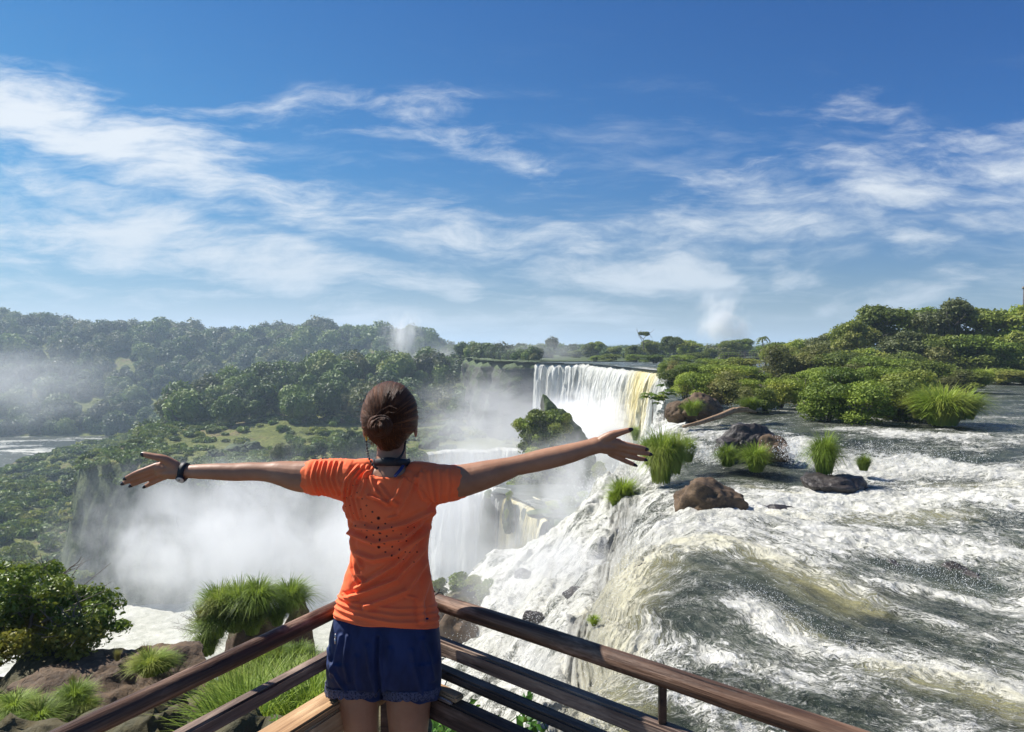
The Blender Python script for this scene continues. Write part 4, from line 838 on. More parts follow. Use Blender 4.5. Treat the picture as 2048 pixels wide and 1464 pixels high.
# driftwood
lp = [at(1366, 853, 27.0), at(1400, 845, 27.5), at(1440, 832, 28.3), at(1466, 821, 29), at(1490, 819, 29.4), at(1512, 824, 29.6)]
lg = empty('driftwood_log', lp[0]); tag(lg, 'bent bleached driftwood log lying at the brink below the island', 'log')
L0 = [q-lp[0] for q in lp]; ob('trunk', mesh_np('trunk', *tube(L0, [.05, .09, .12, .13, .10, .05], 10), M['driftwood'], True), lg)
ob('branch', mesh_np('branch', *join([tube([L0[3], L0[3]+np.array([.25, 0, .12]), L0[3]+np.array([.7, .1, .1])], [.05, .04, .02], 7), tube([L0[1], L0[1]+np.array([-.15, 0, .12])], [.03, .01], 6)]), M['driftwood'], True), lg)
# umbrella-leaved saplings at the brink
def sapling(px, py, d, hpx, label, seed):
    rng = np.random.default_rng(seed); p = at(px, py, d); h = hpx/F_PX*d; t = empty('sapling', p); tag(t, label, 'sapling', 'umbrella-leaved saplings at the brink')
    ob('stem', mesh_np('stem', *tube([(0, 0, -.2), (.04, 0, h*.4), (-.03, 0, h*.8)], [.025, .02, .012], 6), M['bark'], True), t); P = []; N = []
    for k in range(9):
        c = np.array([rng.uniform(-.4, .4), rng.uniform(-.4, .4), h*rng.uniform(.6, 1.0)])
        for j in range(9):
            a = j*.7; P.append(c+np.array([math.cos(a)*.14, math.sin(a)*.14, -.05])); N.append((math.cos(a)*.6, math.sin(a)*.6, 1))
    v, f, va = leaves(np.array(P), np.array(N, float), .17, rng, 1.9, .25); ob('foliage', vmesh('foliage', (v, f, va), M['leaf_near']), t)
sapling(1304, 838, 29.8, 58, 'left umbrella-leaved sapling at the brink', 3); sapling(1328, 832, 30.2, 66, 'right umbrella-leaved sapling at the brink', 5)
# ---- rock stack with trees in the gorge, ledge at its foot
pl = rock(at(1108, 965, 68)+np.array([.5, 0, .5]), (3.6, 3.0, 8.2), 52, 'rock_cliff', 'tall rock stack crowned with trees standing in the gorge behind the forearm', 'rock stack', name='rock_stack', sub=6, planes=10, rough=.12)
SM = [vmesh('crown', crown_data(600+i, 1.0, 12, 2600, .11, .85, .5, .38, .9, .3, True), M['leaf_tree' if i else 'leaf_bush']) for i in range(2)]
def stackbush(px, py, d, w, h, k, label, group='bushes clothing the rock stack'):
    p = at(px, py, d); R = w/2/F_PX*d; o = empty('bush', p, px*.1); tag(o, label, 'bush', group); c = ob('crown', SM[k], o, (0, 0, h/F_PX*d*.45)); c.scale = (R, R, h/F_PX*d*.58); ob('stem', stem_me, o).scale = (R*.6, R*.6, h/F_PX*d*.5)
for i, q in enumerate([(1052, 876, 66.0, 52, 48, 0), (1078, 868, 65.5, 66, 54, 1), (1106, 862, 65.5, 60, 52, 0), (1128, 866, 66, 44, 44, 1), (1062, 905, 65, 60, 56, 1), (1088, 905, 64.5, 64, 60, 0), (1108, 890, 64.5, 56, 50, 1), (1072, 940, 64, 70, 60, 0), (1046, 968, 63.5, 66, 50, 1), (1095, 945, 63.5, 56, 44, 1), (1032, 992, 63, 60, 44, 0), (1070, 975, 62.5, 60, 40, 1), (1112, 965, 62.5, 50, 36, 1), (1100, 925, 64, 44, 44, 0)]):
    stackbush(*q, ['leafy bush near the top', 'dense bush on the left flank', 'bush at the foot'][0 if q[1] < 900 else (1 if q[1] < 955 else 2)]+' of the rock stack')
rock(at(1090, 1010, 60)+np.array([0, 0, -2.5]), (6.5, 4.5, 4.0), 55, 'rock_cliff', 'broad dark rock footing under the rock stack', name='rock_ledge', planes=12, cat='rock ledge')
lv = [LP(960, 978), LP(1012, 988), LP(1060, 1008), LP(1095, 1036), LP(1110, 1060), LP(1200, 1050), LP(1200, 985), LP(1150, 965), LP(1050, 965), LP(985, 965)]
def ledge(name, poly, ztop, zbot, mat, label, seed, cat='rock ledge'):
    P, _ = resample(list(poly)+[poly[0]], 240); n = len(P); nv = 36; s = np.linspace(0, 1, nv); c = P.mean(0); rows = []
    th = np.arange(n)/n*2*np.pi
    for k, t in enumerate(s):
        z = ztop-(ztop-zbot)*t; d = fbm(np.stack([np.cos(th)*3, np.sin(th)*3, np.full(n, t*2.4)], -1)*1.6, 4, .6, seed)*.9+(0 if k > 2 else -.25*(2-k))
        dirs = P-c; dirs /= np.linalg.norm(dirs, axis=1)[:, None]; rows.append(np.column_stack([P+dirs*d[:, None], np.full(n, z)+(fbm(np.stack([np.cos(th)*5, np.sin(th)*5, 0*th], -1), 3, .5, seed)*.15)]))
    v = np.stack(rows, 1).reshape(-1, 3); f = grid_faces(n, nv, True)[:, ::-1]; top = np.append(c, ztop+.1); v = np.vstack([v, top]); i = np.arange(n); f2 = np.stack([i*nv, ((i+1) % n)*nv, np.full(n, len(v)-1)], -1)[:, ::-1]
    tag(ob(name, mesh_np(name, v, [f, f2], M[mat], True)), label, cat)
ledge('rock_ledge', lv, lz-.15, -24, 'rock_cliff', 'mossy rock ledge carrying a pool below the rock stack', 4)
me = mesh_np('pool', [(*q, lz+.0) for q in [LP(984, 983), LP(1012, 988), LP(1060, 1008), LP(1090, 1034), LP(1190, 1040), LP(1190, 985), LP(1140, 968), LP(1000, 970)]], [tuple(range(8))], M['lower']); tag(ob('pool', me), kind='structure')
for i, (px, py, d, w, h) in enumerate([(975, 1050, 50, 30, 130), (1018, 1030, 47.5, 22, 80), (1135, 1030, 44, 130, 34), (1180, 1010, 44, 60, 44)]):
    p = at(px, py, d); rock(p, (w/2/F_PX*d*1.2, 1.0, h/2/F_PX*d), 60+i, 'rock_cliff', ['mossy rock column left of the thin strand of water', 'mossy rock rib between the two ledge falls', 'long moss-topped rock beside the ledge pool', 'dark rock behind the spray of the near cascade'][i], name='rock', group='rocks of the ledge', sub=5)
for i, q in enumerate([(1105, 1018, 43.5, 40, 18, 0), (1140, 1010, 43.5, 44, 18, 1), (1168, 1000, 44, 36, 20, 0), (1200, 960, 46, 36, 40, 1), (975, 995, 49.5, 22, 18, 0), (1018, 1000, 47, 16, 24, 0), (1013, 1040, 46.8, 12, 30, 0), (990, 960, 56, 40, 26, 1), (1000, 950, 60, 50, 26, 0)]):
    stackbush(*q, ['low bush', 'tangled bush'][q[5]]+[' on the long moss-topped rock', ' clinging to the mossy rock columns', ' on the ledge under the arm'][0 if q[0] > 1090 else (1 if q[1] > 970 else 2)], 'bushes on the rock ledge')
for i, q in enumerate([(880, 1190, 26, 40, 36, 1), (915, 1185, 25.6, 60, 44, 0), (950, 1180, 25.6, 50, 30, 1), (990, 1196, 25.2, 50, 44, 0), (965, 1200, 25, 44, 34, 1)]):
    stackbush(*q, f'{["bright", "yellowish"][q[5]]} bush on the mossy boulder, {["at its left end", "left of its middle", "in its middle", "at its right end", "low at its front"][i]}', 'bushes on the mossy boulder')
# ---- near left bank below the lookout
bk = [(0, 1.5, -1.1), (-2, 1.5, -1.1), (-5, 2, -1.6), (-9, 3, -2.4), (2.5, 2, -2.6), (1.2, 4, -2.6)]+[tuple(at(*a)) for a in [(560, 1440, 6.2), (640, 1390, 7.6), (500, 1464, 5.7), (700, 1464, 5.4), (850, 1464, 4.6), (100, 1464, 7.5), (-200, 1400, 8), (0, 1320, 9.8), (280, 1464, 8.2), (460, 1400, 8.3), (390, 1464, 7.2)]]+[(-8, 12, -6), (-5, 11, -7.5), (-2.5, 10.5, -7.5), (0, 9.5, -8), (-3, 14, -16), (-9, 15, -14), (1, 6.5, -5), (-14, 9, -5), (0, 14, -16)]
bz = rbf([(q[0], q[1]) for q in bk], [q[2] for q in bk])
x = np.linspace(-13, 3.2, 240); y = np.linspace(1.2, 15, 220); X, Y = np.meshgrid(x, y, indexing='ij'); Zb = bz(np.stack([X, Y], -1)); n_ = fbm(np.stack([X*.8, Y*.8, Zb*.4], -1), 5, .6, 6)
tag(ob('cliff_edge', mesh_np('cliff_edge', np.stack([X+n_*.4, Y, Zb+n_*.9], -1).reshape(-1, 3), grid_faces(240, 220), M['rock_slab'], True)), kind='structure')
def bank_z(px, py, d): return at(px, py, d)
rock(at(215, 1410, 8.2)+np.array([0, .3, -.25]), (1.2, 1.3, 1.05), 71, 'rock_brown', 'big brown slab-sided rock with a sunlit sloping top in the lower left', name='rock', planes=9, flat=(.25, -.45, 1), sub=6, rough=.11, cut=(.5, .9), fs=1.8)
rock(at(40, 1440, 8.0)+np.array([0, .3, -.4]), (1.1, 1.2, 1.0), 73, 'rock_slab', 'darker mossy rock under the leafy shrub in the lower left corner', name='rock', planes=9, flat=(0, -.5, 1), sub=6, rough=.06)
# grassy pillar
pc = at(500, 1330, 15)
rock(pc+np.array([-.15, .5, -3.75]), (1.35, 1.1, 5.8), 75, 'rock_slab', 'dark rock pillar topped with bright grass left of the woman', name='rock_pillar', planes=12, cat='rock pillar', sub=6, rough=.10)
rock(at(580, 1330, 15.3)+np.array([0, .3, -2.35]), (.48, .6, 3.9), 76, 'rock_brown', 'slim rock column on the right side of the grassy pillar', name='rock_pillar', cat='rock pillar')
rock(at(545, 1400, 12.5)+np.array([.1, .5, -.9]), (1.25, 1.0, 1.3), 77, 'rock_slab', 'broken rock shoulder in front of the grassy pillar behind the left rails', name='rock')
GP = 'grass clumps on the rock pillar'
for i, (px, py, w, h, k, lb) in enumerate([(440, 1238, 80, 66, 0, 'bright grass clump at the left edge of the pillar top'), (480, 1232, 90, 62, 1, 'grass clump in the middle of the pillar top'), (515, 1226, 90, 66, 2, 'tall grass clump on the pillar top'), (430, 1275, 80, 60, 2, 'grass clump hanging down the left side of the pillar'), (470, 1262, 80, 56, 0, 'grass clump hanging in front of the pillar'),
        (580, 1222, 84, 62, 2, 'round grass clump on the slim column'), (415, 1310, 60, 50, 0, 'lowest grass clump on the left side of the pillar'), (555, 1250, 50, 40, 1, 'small tuft between pillar and column'), (405, 1250, 50, 40, 4, 'dry tuft on the left shoulder of the pillar'), (505, 1268, 60, 50, 1, 'grass clump over the dark front of the pillar'), (590, 1262, 40, 40, 4, 'dry brown tuft on the slim column')]):
    tuft(px, py, 14.4 if i != 5 else 15, w, h, k, lb, GP)
GS = 'grass clumps behind the left rails'
for i, (px, py, w, h, k) in enumerate([(530, 1340, 60, 44, 0), (560, 1335, 70, 40, 1), (500, 1365, 60, 44, 2), (600, 1330, 60, 40, 0), (540, 1375, 60, 40, 4), (585, 1360, 60, 40, 1), (475, 1350, 50, 40, 1), (620, 1350, 60, 44, 2), (430, 1400, 60, 40, 2), (455, 1420, 60, 40, 0), (500, 1400, 60, 34, 4)]):
    tuft(px, py, 11.6, w, h, k, ['green', 'fine-bladed', 'drooping', '', 'dry brownish'][k]+f' grass clump on the broken rock shoulder, {["near its top", "on its slope", "low on it"][0 if py < 1342 else (1 if py < 1390 else 2)]}, {"left" if px < 510 else "middle" if px < 570 else "right"}', GS)
for i, (px, py, w, h, k, d) in enumerate([(300, 1350, 76, 44, 0, 8.4), (325, 1342, 60, 36, 2, 8.5), (290, 1322, 36, 30, 4, 8.7), (150, 1415, 74, 44, 1, 7.2), (80, 1458, 110, 50, 0, 6.9), (235, 1322, 26, 24, 4, 8.6), (30, 1440, 90, 50, 2, 7.0), (170, 1430, 50, 36, 2, 7.1), (145, 1375, 24, 24, 4, 7.6)]):
    tuft(px, py, d, w, h, k, ['bright grass clump on the right end of the brown rock', 'drooping grass clump at the far right edge of the brown rock', 'dry tuft behind the grass on the brown rock', 'fine grass clump in the middle of the rock foreground', 'large grass clump at the bottom left edge', 'tiny dry tuft on the sunlit top of the brown rock', 'grass clump in the lower left corner', 'small clump under the fine grass on the rock', 'thin dry sprig on the face of the brown rock'][i], 'grass clumps on the lower left rocks')
# grass meadow right under the lookout
gp = []; rg = np.random.default_rng(31)
for _ in range(800):
    x, y = rg.uniform(-3.6, .2), rg.uniform(3.6, 8.2); z = float(bz(np.array([[x, y]]))[0])
    if z > -4.2 and z < -.8 and 440 < x/y*F_PX+1024 < 760 and y < 7.4+.3*rg.normal(): gp.append((x, y, z))
mg = []; vv = []
for i, (x, y, z) in enumerate(gp):
    v, f, va = tuft_data(900+i % 40, 70, rg.uniform(.25, .45), .005, .7, .8, .2, 4); a = rg.uniform(0, 6); R_ = np.array([[math.cos(a), math.sin(a), 0], [-math.sin(a), math.cos(a), 0], [0, 0, 1]]); mg.append((v@R_+np.array([x, y, z]), f)); vv.append(va)
V_, F_ = join(mg); tag(ob('grass', mesh_np('grass', V_, F_, M['grass'], False, dict(var=np.concatenate(vv)))), 'long green grass growing below the lookout behind the left rails', 'grass', kind='stuff')
# big leafy shrub, lower left
def near_shrub(name, loc, R, seed, nleaf, leaf, nl, label, mat='leaf_near', flat=.75, twigs=10, full=True):
    t = empty(name, loc); tag(t, label, 'shrub'); (v, f), tips = branchy(seed, R*.62, .024, 4, 1.1, 5, 2)
    sp = []; rg = np.random.default_rng(seed)
    for k in range(twigs):
        d = rdir(rg, 1)[0]; d[2] = abs(d[2])*.6+.1; a = d*R*.75; b = d*R*rg.uniform(1.1, 1.32)+rg.normal(size=3)*.05; sp.append(tube([a*.3, a, b], [.014, .008, .003], 5))
    ob('branch', mesh_np('branch', *join([(v, f)]+sp), M['bark'], True), t)
    cd = crown_data(seed+1, R, nl, nleaf, leaf, flat, 0.0, .26, .9, .6, full, 1.0)
    # leaf clusters at twig ends
    P = np.concatenate([(s_[0][-8:].mean(0)+rg.normal(size=(9, 3))*.04) for s_ in sp]); v2, f2, va2 = leaves(P, rdir(rg, len(P))+np.array([0, 0, .6]), leaf, rg)
    Vj, Fj = join([(cd[0], cd[1]), (v2, f2)]); ob('foliage', vmesh('foliage', (Vj, Fj, np.concatenate([cd[2], va2])), M[mat]), t); return t
near_shrub('leafy_shrub', at(60, 1255, 9.2), 1.0, 81, 15000, .044, 30, 'dark leafy shrub spilling over the rocks at the left edge of view')
near_shrub('leafy_shrub', at(160, 1270, 9.0), .52, 83, 5000, .040, 14, 'smaller leafy shrub with long twigs at the right of the dark one')
near_shrub('leafy_shrub', at(95, 1195, 9.8), .66, 85, 6000, .040, 16, 'yellowish tipped shrub rising behind the dark one')
near_shrub('leafy_shrub', at(-60, 1230, 9.6), .8, 87, 6000, .045, 14, 'leafy shrub cut off by the left edge of view')
# bare twiggy shrub on the pillar
tw = []; rg = np.random.default_rng(17)
for k in range(70):
    d = np.array([rg.normal()*.5-.55, rg.normal()*.3-.1, abs(rg.normal())*.8+.15]); d /= np.linalg.norm(d); L = rg.uniform(.35, .75); a = d*L*.5+rg.normal(size=3)*.03; b = d*L+rg.normal(size=3)*.08; tw.append(tube([(0, 0, 0), a, b], [.006, .004, .002], 4, False))
    for j in range(3): e = a+(b-a)*rg.random(); tw.append(tube([e, e+rg.normal(size=3)*.09], [.003, .0015], 4, False))
tag(ob('bare_shrub', mesh_np('bare_shrub', *join(tw), M['bark'], True), None, at(415, 1265, 14.7)), 'leafless twiggy shrub on the left shoulder of the grassy pillar', 'shrub')
# vines beside the lower right boards
def vine(px0, px1, py0, py1, d, n, label, seed, leaf=.022):
    rg = np.random.default_rng(seed); o = at((px0+px1)/2, py1+60, d); st = []; P = []
    for k in range(n):
        e = at(rg.uniform(px0, px1), rg.uniform(py0, py1), d+rg.uniform(-.15, .3)); b = o+np.array([rg.normal()*.12, rg.normal()*.1, -.15]); m_ = (b+e)/2+rg.normal(size=3)*.05; st.append(tube([b-o, m_-o, e-o], [.003, .0024, .001], 5, False))
        for j in range(11): q = b+(e-b)*rg.uniform(.25, 1.05)+rg.normal(size=3)*.022; P.append(q-o)
    t = empty('vine', o); tag(t, label, 'vine'); ob('stem', mesh_np('stem', *join(st), M['leaf_vine'], True, None), t)
    P = np.array(P); v, f, va = leaves(P, rdir(rg, len(P))+np.array([-.5, -.5, .8]), leaf, rg, 1.7, .5); ob('foliage', vmesh('foliage', (v, f, va), M['leaf_vine']), t)
vine(862, 940, 1405, 1464, 2.75, 34, 'green vine with pointed leaves climbing under the right boards', 3); vine(940, 1010, 1425, 1470, 2.8, 18, 'sparser vine shoots right of the green vine', 5); vine(1050, 1080, 1392, 1410, 2.6, 5, 'single leafy sprig sticking up between the right rails', 7, .030)
vine(540, 660, 1415, 1464, 3.2, 26, 'broad-leaved weeds behind the left boards', 9, .035)

# droplets thrown up by the rapids
def spray(name, lines, n, label, seed):
    rg = np.random.default_rng(seed); P = []
    per = n//len(lines)
    for (px0, py0, px1, py1, hgt, wd) in lines:
        t = rg.random(per); px = px0+(px1-px0)*t+rg.normal(size=per)*wd; py = py0+(py1-py0)*t+rg.normal(size=per)*wd*.4
        for a, b in zip(px, py):
            q = atz(a, max(b, 800), -2.4)
            for _ in range(3): zz = float(river_z(np.array([q[0]]), np.array([q[1]]))[0]); r = ray(a, max(b, 800)); q = CAM+r*((zz-CAM[2])/r[2])
            P.append(q+np.array([rg.normal()*.12, rg.normal()*.12, min(rg.exponential(hgt), hgt*4)]))
    P = np.array(P); s = rg.uniform(.0028, .0075, len(P))*np.clip(P[:, 1]/13, .7, 2.0); O = np.array([(1, 0, 0), (-1, 0, 0), (0, 1, 0), (0, -1, 0), (0, 0, 1), (0, 0, -1)], float); Fo = np.array([(0, 2, 4), (2, 1, 4), (1, 3, 4), (3, 0, 4), (2, 0, 5), (1, 2, 5), (3, 1, 5), (0, 3, 5)])
    v = (P[:, None]+O[None]*s[:, None, None]*rg.uniform(.6, 1.5, (len(P), 1, 3))).reshape(-1, 3); f = (Fo[None]+np.arange(len(P))[:, None, None]*6).reshape(-1, 3); tag(ob(name, mesh_np(name, v, f, M['drops'])), label, 'spray', kind='stuff')
m, T, fin = newmat('water_drops'); M['drops'] = fin(base=(.86, .87, .86, 1), rough=.35, spec=.5)
spray('spray', [(1190, 1460, 1215, 1230, .10, 26), (1215, 1230, 1290, 1080, .12, 16), (1100, 1120, 1010, 1330, .22, 60), (1150, 1000, 1240, 960, .2, 26), (1060, 1200, 960, 1400, .2, 60), (1240, 940, 1330, 880, .15, 14), (1380, 900, 1440, 925, .10, 14), (1560, 890, 1610, 930, .14, 14), (1690, 905, 1960, 940, .10, 40), (1740, 1120, 1990, 1190, .10, 34), (1480, 1180, 1640, 1290, .06, 30), (1640, 1290, 2048, 1370, .06, 34), (1250, 1060, 1700, 1030, .05, 14), (1750, 960, 2048, 1040, .08, 18)], 26000, 'fine droplets of spray thrown up over the rapids and the cascade', 5)
# ------------------------------------------------------------------ lookout railing
def mat_wood(name, dark, mid, light, rough=.5, sc=1.0, worn=.3):
    m, T, fin = newmat(name); P = T.coord('Object')
    g = T.noise(T.mapv(P, (1.2*sc, 26*sc, 26*sc)), 2.0, 6, .65, .6); g2 = T.noise(T.mapv(P, (4*sc, 120*sc, 120*sc)), 1.5, 4, .6); p = T.noise(T.mapv(P, (3, 12, 12)), 1.4, 5, .65)
    c = T.ramp(g*.6+g2*.25+p*.15, [(.32, dark), (.5, mid), (.68, light)])
    c = T.mix(T.step(p, .55, .72)*worn, c, tuple(min(1, x*1.6+.06) for x in light))
    ck = T.step(T.noise(T.mapv(P, (2.2*sc, 60*sc, 60*sc)), 1.0, 3, .5), .34, .28); c = T.mix(ck*.8, c, (.012, .008, .006, 1))
    fin(base=c, rough=T.step(p, .3, .7, rough-.1, rough+.2), normal=T.bump(g+g2*.6-ck*1.0+p*.6, .9, .004), spec=.28); return m
M['wood_rail'] = mat_wood('varnished_rail_wood', (.016, .009, .006), (.085, .044, .026), (.27, .165, .105), .44, 1.0, .5)
M['wood_grey'] = mat_wood('weathered_rail_wood', (.045, .030, .024), (.16, .11, .085), (.36, .27, .20), .6)
M['wood_tan'] = mat_wood('pale_board_wood', (.16, .085, .04), (.40, .235, .115), (.56, .37, .20), .55, .8)
M['wood_dark'] = mat_wood('dark_board_wood', (.022, .014, .011), (.075, .048, .038), (.17, .115, .085), .6)
m, T, fin = newmat('painted_steel'); n = T.noise(T.coord('Object'), 60, 4); M['steel'] = fin(base=T.ramp(n, [(.35, (.018, .014, .012)), (.65, (.07, .045, .03))]), rough=.5, metal=.3)
m, T, fin = newmat('bright_metal_edge'); M['metal'] = fin(base=(.55, .55, .56, 1), rough=.32, metal=.9)
RZ_ = 0.97
def rp(px, py): p = atz(px, py, RZ_); return p
cornr = atz(777.8, 1170, RZ_); rR0 = cornr; rR1 = atz(1760, 1498, RZ_); rL1 = atz(60, 1504.5, RZ_)
def rail_piece(name, parent, A, B, z0, kind, mat, w=.05, h=.05, off=0.0, ext=(0, 0)):
    """timber along A-B; local X is the grain. z0 = height of its centre"""
    A = np.array(A, float); B = np.array(B, float); L = np.linalg.norm((B-A)[:2]); a = math.atan2(B[1]-A[1], B[0]-A[0])
    if kind == 'round':
        n = 160; t = np.linspace(-ext[0], L+ext[1], n); r = w/2*(1+.035*fbm(np.stack([t*2.3, 0*t, 0*t], -1), 3, .5, 5)); wob = fbm(np.stack([t*1.2, 0*t+4, 0*t], -1), 2)*.007
        v, f = tube(np.stack([t, wob, 0*t], -1), r, 28)
    else:
        nx = 60; v, f = box(-ext[0], L+ext[1], -w/2, w/2, -h/2, h/2, .006)
    o = ob(name, mesh_np(name, v, f, M[mat], kind == 'round')); o.parent = parent; c = math.cos(a+math.pi/2)*off, math.sin(a+math.pi/2)*off
    o.location = Vector((A[0]+c[0]-parent.location.x, A[1]+c[1]-parent.location.y, z0-parent.location.z)); o.rotation_euler = (0, 0, a); return o
def post(parent, P, z1, z0=-.1, w=.018, name='post', mat='steel', k=.0):
    v, f = box(-w/2, w/2, -w/2, w/2, z0-parent.location.z, z1-parent.location.z, .002); o = ob(name, mesh_np(name, v, f, M[mat]), parent, (P[0]-parent.location.x, P[1]-parent.location.y, 0)); o.rotation_euler = (0, 0, k); return o
def ring(parent, P, r, ax, name='tie_wire'):
    a = np.linspace(0, 2*np.pi, 25); ax = np.array([ax[0], ax[1], 0.])/np.hypot(ax[0], ax[1]); sd = np.array([-ax[1], ax[0], 0]); pts = [np.cos(q)*r*sd+np.sin(q)*r*np.array([0, 0, 1])+ax*.006*np.sin(q) for q in a]
    tails = tube([pts[6], pts[6]+np.array([.006, 0, .014])], .0014, 5); v, f = join([tube(pts, .0018, 6), tails])
    ob(name, mesh_np(name, v, f, M['steel'], True), parent, np.array(P)-np.array(parent.location))
def lerp(a, b, t): return np.array(a)*(1-t)+np.array(b)*t
rr = empty('wooden_railing', (cornr[0], cornr[1], 0)); tag(rr, 'wooden lookout railing running from the corner towards the lower right', 'railing', 'lookout railings')
rail_piece('handrail', rr, rR0, rR1, RZ_, 'round', 'wood_rail', .050, ext=(.03, 0))
rail_piece('middle_rail', rr, rR0, rR1, .836, 'box', 'wood_grey', .036, .046, ext=(.02, 0))
rail_piece('lower_board', rr, rR0, rR1, .735, 'box', 'wood_dark', .042, .030, off=.035)
rail_piece('edge_board', rr, rR0, rR1, .672, 'box', 'wood_dark', .050, .075, off=-.035)
rail_piece('metal_strip', rr, lerp(rR0, rR1, .10), lerp(rR0, rR1, .24), .716, 'box', 'metal', .006, .008, off=-.061)
rail_piece('light_board', rr, lerp(rR0, rR1, .02), lerp(rR0, rR1, .245), .722, 'box', 'wood_tan', .040, .020, off=-.034)
pp = atz(1325, 1353, RZ_); post(rr, pp, RZ_-.015); post(rr, lerp(rR0, rR1, .93), RZ_-.015)
post(rr, cornr+np.array([0, .03, 0]), RZ_-.03, w=.06, name='corner_post', mat='wood_dark')
dR = (rR1-rR0)[:2]
for t_, z_ in ((.13, RZ_), (.155, RZ_)): ring(rr, (*lerp(rR0, rR1, t_)[:2], z_), .027, dR)
for t_ in (.125, .165): ring(rr, (*(lerp(rR0, rR1, t_)[:2]), .722), .030, dR)
lr = empty('wooden_railing', (cornr[0], cornr[1], 0)); tag(lr, 'wooden lookout railing running from the corner towards the lower left', 'railing', 'lookout railings')
rail_piece('handrail', lr, cornr, rL1, RZ_-.001, 'round', 'wood_rail', .048, ext=(-.03, 0))
rail_piece('middle_rail', lr, cornr, rL1, .836, 'box', 'wood_grey', .036, .040, ext=(-.03, 0))
rail_piece('lower_board', lr, cornr, rL1, .722, 'box', 'wood_tan', .085, .022, off=.02, ext=(-.06, 0))
rail_piece('edge_board', lr, cornr, rL1, .668, 'box', 'wood_tan', .045, .075, off=.035, ext=(-.06, 0))
post(lr, lerp(cornr, rL1, .9), RZ_-.015)
# the deck she stands on, hidden below the frame
pv_ = [(-3.0, -3.0), (3.2, -3.0), (rR1[0]+1.4, rR1[1]-1.1), (cornr[0], cornr[1]+.02), (rL1[0]-1.0, rL1[1]-1.55)]
v = [(x, y, 0.0) for x, y in pv_]+[(x, y, -.06) for x, y in pv_]; n = 5
me = mesh_np('deck', v, [np.array([[0, 1, 2, 3, 4], [9, 8, 7, 6, 5]]), np.array([[i, i+5, (i+1) % 5+5, (i+1) % 5] for i in range(5)])], M['wood_grey']); tag(ob('deck', me), kind='structure')
# ------------------------------------------------------------------ the woman
YP = 1.98
def Pp(px, py, dy=0.0):
    q = at(px, py, YP); return np.array([q[0], YP+dy, q[2]])
PX = YP/F_PX             # metres per photo pixel at her distance
def capsules(pts, n=20, sub=6, flat=None):
    """smooth tapered limb through (px, py, radius_px, dy)"""
    K = np.array([[*Pp(a, b, d), r*PX] for a, b, r, d in pts]); t = np.arange(len(K)); tt = np.linspace(0, len(K)-1, (len(K)-1)*sub+1)
    # Catmull-Rom
    out = []
    for u in tt:
        i = min(int(u), len(K)-2); f = u-i; p0, p1, p2, p3 = K[max(i-1, 0)], K[i], K[i+1], K[min(i+2, len(K)-1)]
        out.append(.5*((2*p1)+(-p0+p2)*f+(2*p0-5*p1+4*p2-p3)*f*f+(-p0+3*p1-3*p2+p3)*f**3))
    out = np.array(out); v, f = tube(out[:, :3], out[:, 3], n, True, flat)
    i1 = ico(2); return join([(v, f), (i1[0]*out[0, 3]*.98+out[0, :3], i1[1]), (i1[0]*out[-1, 3]*.98+out[-1, :3], i1[1])])
def lift(v):
    # cloth rides a little higher over the back than at the sides
    w = v.copy(); w[:, 2] += np.maximum(0, YP-v[:, 1])*(CAM[2]-v[:, 2])/YP*.62; return w
def rows_loft(rows, n=48, power=2.3):
    """rows: (py, x_left, x_right, depth_back, depth_front) in photo pixels; closed loft"""
    R = np.array(rows, float); tt = np.linspace(0, len(R)-1, (len(R)-1)*5+1); Q = np.array([[np.interp(u, np.arange(len(R)), R[:, k]) for k in range(5)] for u in tt])
    for _ in range(2): Q[1:-1] = (Q[:-2]+2*Q[1:-1]+Q[2:])/4
    an = np.linspace(0, 2*np.pi, n, endpoint=False); c_, s_ = np.cos(an), np.sin(an); e = 2/power
    V_ = []
    for py, xl, xr, db, df in Q:
        cx, hw = (xl+xr)/2, (xr-xl)/2; x = cx+hw*np.sign(c_)*np.abs(c_)**e; dd = np.where(s_ < 0, db, df)*PX*np.sign(s_)*np.abs(s_)**e
        V_.append(np.array([Pp(a, py, d) for a, d in zip(x, dd)]))
    V_ = np.stack(V_, 1); m = len(Q); v = V_.reshape(-1, 3); f = grid_faces(n, m, True); v = np.vstack([v, V_[:, 0].mean(0), V_[:, -1].mean(0)]); i = np.arange(n); i2 = (i+1) % n; a = len(v)-2
    return v, [f, np.concatenate([np.stack([i2*m, i*m, np.full(n, a)], -1), np.stack([i*m+m-1, i2*m+m-1, np.full(n, a+1)], -1)])]
def fuse(parts, voxel, smooth=4, fac=.5, outward=True):
    """merge overlapping closed shells into one continuous skin"""
    VV, FF = join(parts); me = mesh_np('tmp', VV, FF); o = ob('tmp', me)
    bm = bmesh.new(); bm.from_mesh(me); bmesh.ops.recalc_face_normals(bm, faces=bm.faces[:]); bm.to_mesh(me); bm.free()
    md = o.modifiers.new('r', 'REMESH'); md.mode = 'VOXEL'; md.voxel_size = voxel; sm = o.modifiers.new('s', 'SMOOTH'); sm.factor = fac; sm.iterations = smooth
    dg = bpy.context.evaluated_depsgraph_get(); m2 = bpy.data.meshes.new_from_object(o.evaluated_get(dg)); bpy.data.objects.remove(o)
    v = np.empty(len(m2.vertices)*3, np.float32); m2.vertices.foreach_get('co', v); nn = np.empty(len(v), np.float32); m2.vertices.foreach_get('normal', nn)
    q = np.array([list(p.vertices) for p in m2.polygons if len(p.vertices) == 4]); tr = np.array([list(p.vertices) for p in m2.polygons if len(p.vertices) == 3])
    return v.reshape(-1, 3).astype(float), nn.reshape(-1, 3).astype(float), ([q] if len(q) else [])+([tr] if len(tr) else [])
